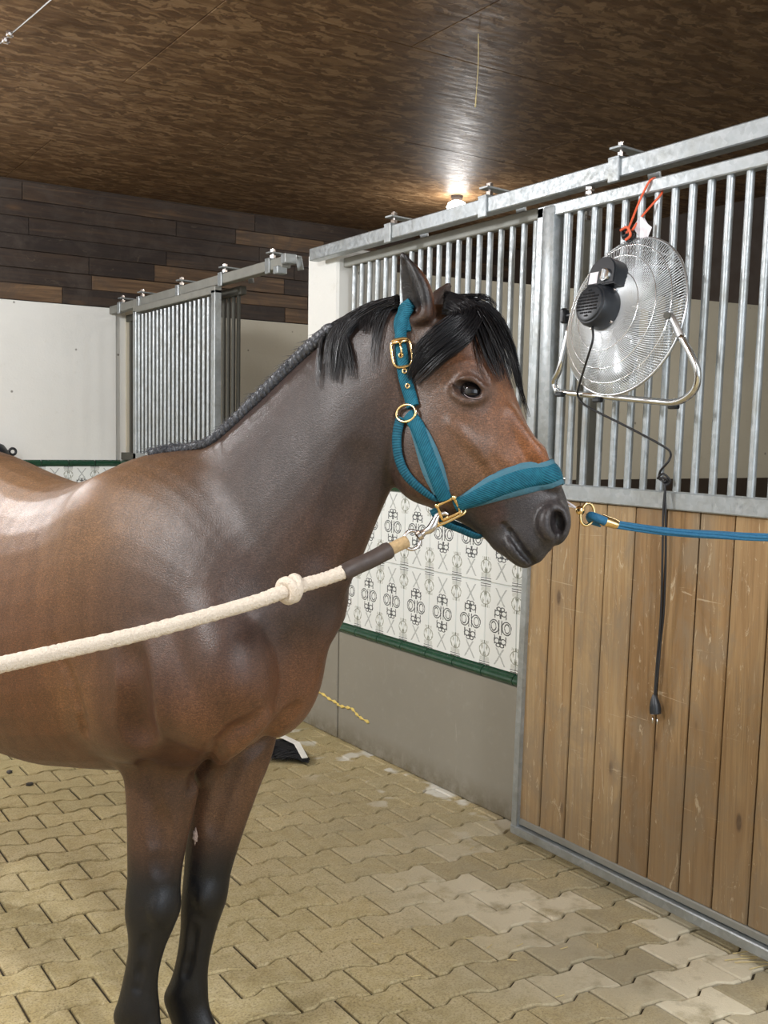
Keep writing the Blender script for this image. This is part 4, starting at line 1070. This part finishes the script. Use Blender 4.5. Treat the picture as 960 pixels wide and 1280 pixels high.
# ------------------------------------------------------------------ lead rope
lead = thing('lead_rope', 'thick cream lead rope with a brown leather sleeve, drawn across the horse chest', 'rope', tuple(HPt(520, 672, .1)))
ROPE = NT('cream_fleece_rope', .95, .2); p_ = ROPE.pos(); n1 = ROPE.noise(p_, 170, 4, .7); n2 = ROPE.noise(p_, 25, 3)
ROPE.color(ROPE.mix(n1, (.58, .48, .38), (.82, .73, .62))); ROPE.bump(ROPE.math('ADD', n1, n2), .9, .006)
LEATH = plain('brown_leather_sleeve', (.052, .036, .030), .55, var=.35, scale=60, bump=.4); TAN = plain('tan_fleece_end', (.42, .29, .15), .95, var=.4, scale=160, bump=.8)
dS = (HPt(520, 672, .06)-CAM).dot(FW)
def dl(x): return dS+(1.62-dS)*((520-x)/520)
lp = [(-420, 905), (-200, 868), (-60, 842), (0, 831), (50, 820), (100, 809), (175, 792), (250, 772), (320, 752), (345, 743), (362, 737), (380, 731), (405, 724), (432, 714)]
P = spline([at(x, y, dl(x)) for x, y in lp], 190); R_ = random.Random(2)
bm = bmesh.new(); add_tube(bm, P, [.0132+.0004*math.sin(i*2.1)+R_.uniform(-.0007, .0007) for i in range(190)], 14); link('rope', mesh(bm, ROPE.m, True), lead)
kc = at(363, 737, dl(363)); ta = (at(380, 731, dl(380))-at(345, 744, dl(345))).normalized(); bb = ta.cross(FW).normalized()
bm = bmesh.new()
for s_, o_ in ((0.0, -.006), (1.2, .007)):
    Q = [kc+ta*(o_+.007*math.sin(a+s_))+(bb*math.cos(a)+ta.cross(bb)*math.sin(a))*.0165 for a in [2*math.pi*i/26 for i in range(26)]]
    add_tube(bm, Q, .0105, 10, closed=True, up=ta)
bmesh.ops.recalc_face_normals(bm, faces=bm.faces); link('knot', mesh(bm, ROPE.m, True), lead)
sv = [at(x, y, dl(x)) for x, y in ((428, 717), (445, 708), (465, 699), (487, 687))]
bm = bmesh.new(); add_tube(bm, spline(sv, 14), [.0155, .0165]+[.0165]*10+[.0175, .016], 14); link('leather_sleeve', mesh(bm, LEATH, 50), lead)
sv = [at(x, y, dl(x)) for x, y in ((482, 690), (495, 683), (508, 677))]
bm = bmesh.new(); add_tube(bm, spline(sv, 8), .0125, 12); link('fleece_end', mesh(bm, TAN, True), lead)
c = at(515, 675, dS); link('snap_ring', ringme(c, (RT*.75+FW*.3).normalized(), UP, .0175, .0185, .0034, STEEL, 28), lead)
link('swivel', latheme(at(524, 669, dS), (at(531, 664, dS)-at(524, 669, dS)), [(-.006, .007), (-.003, .011), (.004, .011), (.006, .007), (.012, .006)], STEEL, 16), lead)
sp_ = [at(x, y, dS) for x, y in ((528, 666), (537, 662), (543, 654), (547, 645), (555, 641), (561, 644))]
bm = bmesh.new(); add_tube(bm, spline(sp_, 18), [.0055, .006, .0065, .008, .0085, .009, .009, .0085, .008, .0075, .007, .007, .0065, .006, .006, .0055, .005, .004], 10); link('snap_hook', mesh(bm, STEEL, True), lead)
sp_ = [at(x, y, dS) for x, y in ((545, 657), (558, 652), (572, 645), (581, 640), (580, 632))]
bm = bmesh.new(); add_tube(bm, spline(sp_, 14), .0042, 10); link('snap_gate', mesh(bm, BRASS, True), lead)

# ------------------------------------------------------------------ cross tie
tie = thing('cross_tie', 'blue tie rope with a brass snap running from the halter towards the plank door', 'rope', tuple(at(735, 642, 2.22)))
BLUE = NT('blue_rope', .65, .35); x_, y_, z_ = BLUE.sep(BLUE.attr('uvw', 'Vector')); BLUE.color(BLUE.mix(BLUE.noise(BLUE.pos(), 150, 3), (.010, .085, .19), (.03, .17, .30))); BLUE.bump(BLUE.noise(BLUE.pos(), 240, 2), .5, .002)
dT = 2.20
link('tie_ring', ringme(at(734, 643, dT), (RT+FW*.25).normalized(), (UP*.95+RT*.1).normalized(), .0155, .0235, .0033, BRASS, 28), tie)
bm = bmesh.new()
for a, b in (((706, 626), (727, 640)), ((708, 632), (726, 638)), ((700, 622), (722, 637))):
    add_tube(bm, [at(*a, dT+.08), at((a[0]+b[0])/2, (a[1]+b[1])/2-1, dT+.04), at(*b, dT)], .0022, 6)
link('tie_cord', mesh(bm, PAPER, True), tie)
bm = bmesh.new(); bmesh.ops.create_uvsphere(bm, u_segments=14, v_segments=10, radius=.0105); bmesh.ops.translate(bm, verts=bm.verts, vec=at(725, 638, dT)); link('tie_knot', mesh(bm, BRASS, True), tie)
bm = bmesh.new(); add_lathe(bm, at(750, 649, dT), at(772, 656, dT)-at(750, 649, dT), [(0, .008), (.004, .0125), (.034, .0105), (.040, .009)], 14); bmesh.ops.recalc_face_normals(bm, faces=bm.faces); link('ferrule', mesh(bm, BRASS, 40), tie)
bm = bmesh.new(); add_tube(bm, spline([at(757, 652, dT-.01), at(745, 647, dT-.012), at(738, 645, dT-.004), at(740, 650, dT+.012), at(752, 654, dT+.012)], 16), .0095, 10); link('rope_eye', mesh(bm, BLUE.m, True), tie)
e_ = Vector((WX-.012, .9, 1.33)); s0 = at(770, 656, dT)
ctl = [s0, at(830, 664, dT+.03), at(900, 669, dT+.06), at(965, 672, dT+.09)]; ctl.append(ctl[-1]+(e_-ctl[-1])*.5+Vector((0, 0, -.015))); ctl.append(e_)
Pm = spline(ctl, 80); bm = bmesh.new(); FRm = frames(Pm)
for k_ in range(5):
    a_ = 2*math.pi*k_/5
    add_tube(bm, [p+f[1]*math.cos(a_+i*.03)*.0052+f[2]*math.sin(a_+i*.03)*.0052 for i, (p, f) in enumerate(zip(Pm, FRm))], .0042, 7)
link('tie_rope', mesh(bm, BLUE.m, True), tie)
link('end_hook', ringme(e_+Vector((.012, 0, 0)), (1, 0, 0), (0, 0, 1), .016, .016, .004, STEEL), tie)

# ------------------------------------------------------------------ fan on the door bars
FC = onplane(780, 396, (1, 0, 0), 2.405); FN = Vector((-1, 0.03, .20)).normalized()
WIRE = plain('bright_guard_wire', (.80, .82, .84), .34, .55, .05, 60)
fan = thing('fan', 'chrome floor fan with a black motor hung on the door bars by an orange cord', 'fan', tuple(FC))
FA = Vector((0, 1, 0)); FA = (FA-FN*FA.dot(FN)).normalized(); FB = FN.cross(FA)
if FB.z < 0: FB = -FB
FRAD = .245
def FP(a, b, n_): return FC+FA*a+FB*b+FN*n_
def cage(nm, sgn, depth, nw):
    bm = bmesh.new()
    for i in range(nw):
        a0 = 2*math.pi*i/nw; Q = []
        for j in range(8):
            t = j/7; r = .045+(FRAD-.045)*t; h = depth*(1-t**2.6)+.012*(1-t) ; a = a0+.55*(1-t)*sgn
            Q.append(FP(r*math.cos(a), r*math.sin(a), sgn*(h+.008)))
        Q.append(FP(FRAD*math.cos(a0), FRAD*math.sin(a0), sgn*.002))
        add_tube(bm, Q, .0013, 4, cap=False)
    o = link(nm, mesh(bm, WIRE, True), fan); setp(o, kind='stuff')
    for f in (.4, .66, .86):
        r = .045+(FRAD-.045)*f; h = depth*(1-f**2.6)+.012*(1-f)+.0085
        link('guard_ring', ringme(FP(0, 0, sgn*h), FA, FB, r, r, .0015, CHROME, 48), fan)
cage('rear_guard', 1, .062, 170); cage('front_guard', -1, .05, 110)
link('rim', ringme(FC, FA, FB, FRAD+.002, FRAD+.002, .0045, ALU, 72), fan)
link('hub_plate', latheme(FP(0, 0, .072), FN, [(0, .062), (.006, .062), (.006, .04)], CHROME, 32), fan)
for i in range(3):
    bm = bmesh.new(); a0 = 2*math.pi*i/3+.3; g = []
    for j in range(7):
        t = j/6; r = .045+.165*t; row = []
        for k_ in range(7):
            s_ = k_/6-.5; wd = .75*(1-.25*t)*(1 if t < .9 else .82); a = a0+s_*wd+.25*t
            row.append(bm.verts.new(FP(r*math.cos(a), r*math.sin(a), s_*.055*(1-.35*t)+.012*(1-4*s_*s_))))
        g.append(row)
    for j in range(6):
        for k_ in range(6): bm.faces.new((g[j][k_], g[j][k_+1], g[j+1][k_+1], g[j+1][k_]))
    bmesh.ops.solidify(bm, geom=bm.faces[:], thickness=.0018); link('blade', mesh(bm, ALU, True), fan)
link('hub', latheme(FP(0, 0, -.03), FN, [(0, .03), (.01, .05), (.05, .05)], ALU, 24), fan)
# motor: a drum with a slatted cap
mo = link('motor', latheme(FP(0, 0, .076), FN, [(0, .062), (.012, .066), (.055, .066), (.068, .060), (.070, .054)], BLACKP, 32), fan)
link('motor_cap', latheme(FP(0, 0, .145), FN, [(0, .0555), (.006, .0535), (.008, .048)], BLACKP, 32), mo)
DARKV = plain('black_slot', (.002, .002, .003), .9)
slot = []
for i in range(-4, 5):
    for j in range(-2, 3):
        if (i*.0098)**2+(j*.0175)**2 < .041**2: slot.append((i, j))
bm = bmesh.new()
for i, j in slot: add_box(bm, FP(j*.0175+(i % 2)*.003, i*.0098, .1535), (.0022, .0135, .0050), 0, Matrix((FN, FA, FB)).transposed())
setp(link('vent_slot', mesh(bm, DARKV), mo), kind='stuff')
for a in (.6, 2.2, 3.9, 5.2):
    link('screw', latheme(FP(.067*math.cos(a), .067*math.sin(a), .09), FN, [(0, .0045), (.006, .0045), (.008, .003)], STEEL, 10), mo)
# speed switch housing above the motor, with its label and dial
bm = bmesh.new(); Q = []
for h in (.066, .125):
    row = []
    for i in range(20):
        a = math.pi*i/19; row.append(bm.verts.new(FP(-.004+.058*math.cos(a), .100+.052*math.sin(a), h)))
    row.append(bm.verts.new(FP(-.062, .064, h))); row.append(bm.verts.new(FP(.054, .064, h))); Q.append(row)
m2 = len(Q[0])
for i in range(m2): bm.faces.new((Q[0][i], Q[0][(i+1) % m2], Q[1][(i+1) % m2], Q[1][i]))
bm.faces.new(Q[0][::-1]); bm.faces.new(Q[1]); bmesh.ops.recalc_face_normals(bm, faces=bm.faces)
bmesh.ops.bevel(bm, geom=[e for e in bm.edges if abs((e.verts[0].co-e.verts[1].co).dot(FN)) < 1e-5], offset=.004, segments=2, affect='EDGES')
sw = link('switch_box', mesh(bm, BLACKP, 40), fan)
Rf = Matrix((FN, FA, FB)).transposed()
link('switch_label', boxme((.0015, .036, .036), PAPER, 0, FP(.026, .088, .1258), Rf), sw)
link('speed_dial', latheme(FP(-.024, .092, .124), FN, [(0, .021), (.008, .019), (.010, .012)], CHROME, 24), sw)
link('dial_grip', boxme((.010, .008, .032), ALU, .002, FP(-.024, .092, .136), Rf), sw)
link('motor_neck', boxme((.04, .045, .05), BLACKP, .006, FP(0, .06, .09), Rf), fan)
# tube stand
bp = [onplane(697, 490, (1, 0, 0), 2.44), onplane(760, 496, (1, 0, 0), 2.43), onplane(822, 502, (1, 0, 0), 2.41)]
rp = [onplane(842, 503, (1, 0, 0), 2.40), onplane(858, 497, (1, 0, 0), 2.39), onplane(870, 484, (1, 0, 0), 2.38), onplane(872, 464, (1, 0, 0), 2.37), onplane(864, 444, (1, 0, 0), 2.365), onplane(851, 420, (1, 0, 0), 2.36)]
lpt = [FP(FRAD+.012, 0, -.01), FP(FRAD+.03, -.08, -.02), FP(FRAD+.05, -.15, -.03), bp[0]+Vector((0, .02, .035))]
bm = bmesh.new(); add_tube(bm, spline(lpt+[bp[0]], 12)+spline(bp+rp, 36), .0105, 12); link('tube_stand', mesh(bm, CHROME, True), fan)
pv = [onplane(851, 422, (1, 0, 0), 2.36), onplane(842, 402, (1, 0, 0), 2.365), onplane(836, 395, (1, 0, 0), 2.37)]
bm = bmesh.new(); add_tube(bm, spline(pv, 6), .014, 10, flat=.5); link('stand_bracket', mesh(bm, ALU, 40), fan)
bm = bmesh.new(); add_cyl(bm, pv[2]+Vector((-.016, -.006, 0)), pv[2]+Vector((.012, .004, 0)), .010, 14); link('pivot_knob', mesh(bm, RUST_SHADE, 40), fan)
kb = onplane(706, 395, (1, 0, 0), 2.42); bm = bmesh.new(); add_box(bm, kb, (.03, .022, .05), .006); add_cyl(bm, kb, kb+Vector((0, -.04, 0)), .007, 10); setp(link('clamp_knob', mesh(bm, BLACKP, 40), fan), 'black clamp knob')
for x, y in ((700, 493), (747, 500), (842, 508)): 
    q = onplane(x, y, (1, 0, 0), 2.425); link('rubber_foot', boxme((.022, .034, .016), BLACKP, .004, q), fan)
# power cord and plug, part of the fan
CORD = plain('black_cord', (.012, .012, .014), .5)
xp = lambda x, y, c: onplane(x, y, (1, 0, 0), c)
c1 = [FP(.0, -.064, .12), xp(741, 425, 2.262), xp(733, 452, 2.285), xp(725, 478, 2.345), xp(722, 492, 2.415), xp(727, 503, 2.42), xp(745, 514, 2.43), xp(785, 534, 2.47), xp(828, 557, 2.505), xp(838, 566, 2.515), xp(836, 576, 2.50), xp(826, 588, 2.50), xp(824, 598, 2.515), xp(831, 606, 2.50), xp(829, 640, 2.497), xp(828, 700, 2.497), xp(826, 770, 2.505), xp(821, 830, 2.51), xp(818, 872, 2.505)]
bm = bmesh.new(); add_tube(bm, spline(c1, 110), .0036, 8); cd_ = link('power_cord', mesh(bm, CORD, True), fan)
c2 = [xp(831, 604, 2.505), xp(832, 640, 2.50), xp(832, 700, 2.505), xp(830, 760, 2.512), xp(826, 800, 2.514), xp(823, 835, 2.51), xp(819, 872, 2.51)]
bm = bmesh.new(); add_tube(bm, spline(c2, 40), .0036, 8); link('cord_loop', mesh(bm, CORD, True), fan)
bm = bmesh.new()
for i in range(3): add_tube(bm, spline([xp(822+i*2, 598, 2.51), xp(829, 592+i*5, 2.49), xp(838-i*2, 602, 2.505), xp(830, 608, 2.50)], 12), .0036, 7)
link('cord_knot', mesh(bm, CORD, True), fan)
pa, pb = xp(818, 868, 2.508), xp(820, 901, 2.505); ax_ = (pb-pa)
pg = link('plug', latheme(pa, ax_, [(0, .006), (.012, .011), (.030, .0165), (.045, .0185), (.060, .0175), (.062, .012)], BLACKP, 18), fan)
bm = bmesh.new()
for s_ in (-1, 1):
    o_ = Vector((0, .0095*s_, 0)); add_cyl(bm, pb+o_-ax_.normalized()*.012+Vector((-.004, 0, 0)), pb+o_+Vector((-.006, 0, 0))+ax_.normalized()*.008, .0024, 8)
link('pin', mesh(bm, CHROME, True), pg)
# orange cord over the top rail, and a paper tag
oc = thing('hanging_cord', 'orange cord looped over the door top rail, holding the fan', 'cord', tuple(xp(808, 226, 2.5)))
tf = [xp(783, 292, 2.43), xp(790, 275, 2.47), xp(800, 250, 2.505), xp(811, 228, 2.512), xp(817, 223, 2.525), xp(820, 224, 2.555), xp(826, 236, 2.565), xp(827, 242, 2.53), xp(815, 256, 2.505), xp(803, 270, 2.475), xp(790, 288, 2.44)]
bm = bmesh.new(); add_tube(bm, spline(tf, 60), .0036, 8); link('cord', mesh(bm, ORANGE, True), oc)
bm = bmesh.new(); R_ = random.Random(4)
for i in range(5): 
    c = xp(783+R_.uniform(-4, 6), 294+R_.uniform(-4, 5), 2.435); a = R_.uniform(0, 3); Q = ringpts(c, Vector((.3, math.cos(a), math.sin(a))).normalized(), Vector((.4, -math.sin(a), math.cos(a))).normalized(), .013, .008, 14)
    add_tube(bm, Q, .0042, 7, closed=True, up=Vector((-1, 0, 0)))
setp(link('cord_knot', mesh(bm, CORD, True), oc), 'black knotted end')
bm = bmesh.new()
add_tube(bm, spline([xp(776, 288, 2.425), xp(784, 284, 2.42), xp(788, 294, 2.42), xp(782, 300, 2.425)], 14), .0042, 7); link('cord_end', mesh(bm, ORANGE, True), oc)
tg = [xp(791, 284, 2.45), xp(800, 270, 2.46), xp(806, 273, 2.462), xp(810, 280, 2.46), xp(815, 284, 2.458), xp(810, 296, 2.45), xp(800, 298, 2.445)]
bm = bmesh.new(); bm.faces.new([bm.verts.new(p) for p in tg]); bmesh.ops.solidify(bm, geom=bm.faces[:], thickness=.0012); setp(link('paper_tag', mesh(bm, PAPER), oc), 'white paper tag')

# ------------------------------------------------------------------ small things
BRIS = plain('black_bristle', (.008, .008, .010), .5, var=.5, scale=200); WHITEP = plain('white_plastic', (.80, .78, .72), .5)
zp = lambda x, y, z: onplane(x, y, (0, 0, 1), z)
b0 = zp(362, 950, 0)
br = thing('brush', 'black bristled brush head with a white edge lying on the pavers behind the forelegs', 'brush', tuple(b0))
ed = [zp(352, 920, .075), zp(371, 929, .072), zp(381, 947, .03)]
bm = bmesh.new()
for a, b in zip(ed, ed[1:]):
    d = b-a; add_box(bm, (a+b)/2, (.030, .008, d.length+.006), .002, d.to_track_quat('Z', 'Y').to_matrix())
link('white_edge', mesh(bm, WHITEP, 35), br)
bs = Strands(); R_ = random.Random(9)
for i in range(700):
    t = R_.random(); a = ed[0].lerp(ed[1], t*1.0) if R_.random() < .6 else ed[1].lerp(ed[2], t)
    q = zp(330+R_.random()*44, 934+R_.random()*17, R_.uniform(0, .02)); m = (a+q)/2+Vector((R_.uniform(-.02, .02), R_.uniform(-.02, .02), .01))
    if q.z < .004: q.z = .004
    bs.add([a+Vector((R_.uniform(-.02, .02), R_.uniform(-.03, .0), -.018)), m, q], .004, 5)
bs.build('bristles', BRIS, br)
bk = thing('bucket', 'black rounded bucket upside down by the rear wall, beyond the horse back', 'bucket', (1.745, YB-.17, 1.30))
o = link('bowl', latheme((1.70, YB-.17, 1.30), (0, 0, 1), [(0, .125), (.03, .122), (.08, .105), (.12, .075), (.138, .03), (.14, .005)], BLACKP, 32), bk)
link('lug', ringme((1.835, YB-.17, 1.375), (1, 0, 0), (0, 0, 1), .022, .022, .009, BLACKP, 20), bk)
link('bracket', boxme((.2, .30, .02), GALVD, .002, (1.70, YB-.145, 1.29)), bk)
ca_ = thing('wire_cable', 'thin bright cable with a clamp strung below the ceiling, upper corner of the photo', 'cable', tuple(zp(30, 28, 3.2)))
bm = bmesh.new(); add_tube(bm, [zp(-60, 108, 3.215), zp(9, 46, 3.21), zp(40, 20, 3.205), zp(70, -6, 3.2), zp(150, -75, 3.2)], .004, 8); link('cable', mesh(bm, CHROME, True), ca_)
bm = bmesh.new()
for x, y in ((12, 42), (7, 50)): add_box(bm, zp(x, y, 3.208), (.03, .018, .03), .004); add_cyl(bm, zp(x, y, 3.18), zp(x, y, 3.235), .006, 8)
link('cable_clamp', mesh(bm, STEEL, 40), ca_)
h0 = zp(598, 42, ZC-.002); dd_ = (h0-CAM).dot(FW); ln = 90*dd_/FPX
bm = bmesh.new(); add_tube(bm, spline([h0, h0+Vector((.003, 0, -ln*.4)), h0+Vector((-.002, .003, -ln*.8)), h0+Vector((-.008, 0, -ln))], 14), [.002]*10+[.0035]*4, 6)
setp(link('dangling_straw', mesh(bm, STRAW, True)), 'single pale straw dangling from the strand board ceiling', 'straw')
R_ = random.Random(12)
sm_ = tubeme([(-.05, 0, 0), (0, .002, .001), (.05, 0, 0)], .0018, STRAW, 5)
for x, y in ((935, 1190), (948, 1197), (940, 1203), (955, 1208), (926, 1199)):
    setp(link('straw', sm_, None, zp(x, y, .0045), (0, R_.uniform(-.02, .02), R_.uniform(-.9, -.1))), 'pale straw stalk lying by the foot of the plank door', 'straw', 'straws by the plank door')
sb_ = tubeme([(-.014, 0, 0), (.014, .001, 0)], .0014, STRAW, 5)
for x, y in ((650, 1181), (612, 1183), (640, 1200), (705, 1185), (585, 1173), (747, 1182), (470, 1180), (300, 1078), (660, 1010), (590, 1060), (520, 1220), (700, 1245)):
    setp(link('chaff', sb_, None, zp(x, y, .0035), (0, 0, R_.uniform(-1, 1))), 'tiny bit of chaff scattered on the pavers', 'straw', 'chaff on the pavers')
bm = bmesh.new(); bmesh.ops.create_icosphere(bm, subdivisions=2, radius=1)
for v in bm.verts: v.co *= 1+.22*math.sin(v.co.x*5+v.co.y*7)
bmesh.ops.transform(bm, matrix=Matrix.Diagonal((.016, .012, .008, 1)), verts=bm.verts); pe = mesh(bm, plain('dark_pebble', (.06, .055, .05), .8), True)
setp(link('pebble', pe, None, zp(37, 980, .006)), 'small dark pebble on the pavers below the belly', 'pebble')
setp(link('pebble', pe, None, zp(12, 965, .005), (0, 0, 1.2)), 'smaller dark crumb on the pavers nearest the photo edge', 'pebble')
LAMP = bpy.data.materials.new('lamp_glow'); LAMP.use_nodes = True; nt = LAMP.node_tree; nt.nodes.clear(); em = nt.nodes.new('ShaderNodeEmission'); ou = nt.nodes.new('ShaderNodeOutputMaterial'); em.inputs[1].default_value = 24; em.inputs[0].default_value = (1, .98, .95, 1); nt.links.new(em.outputs[0], ou.inputs[0])
lc = zp(571, 259, 3.19)
lm = thing('ceiling_lamp', 'bright round lamp glowing just above the galvanised track', 'lamp', tuple(lc))
link('lamp_base', latheme(lc+Vector((0, 0, .04)), (0, 0, 1), [(0, .035), (.04, .045)], BROWN, 28), lm)
bm = bmesh.new(); add_lathe(bm, lc, (0, 0, 1), [(-.06, .01), (-.055, .035), (-.035, .062), (0, .075), (.03, .06), (.045, .03)], 28); bmesh.ops.recalc_face_normals(bm, faces=bm.faces); link('lamp_globe', mesh(bm, LAMP, True), lm)
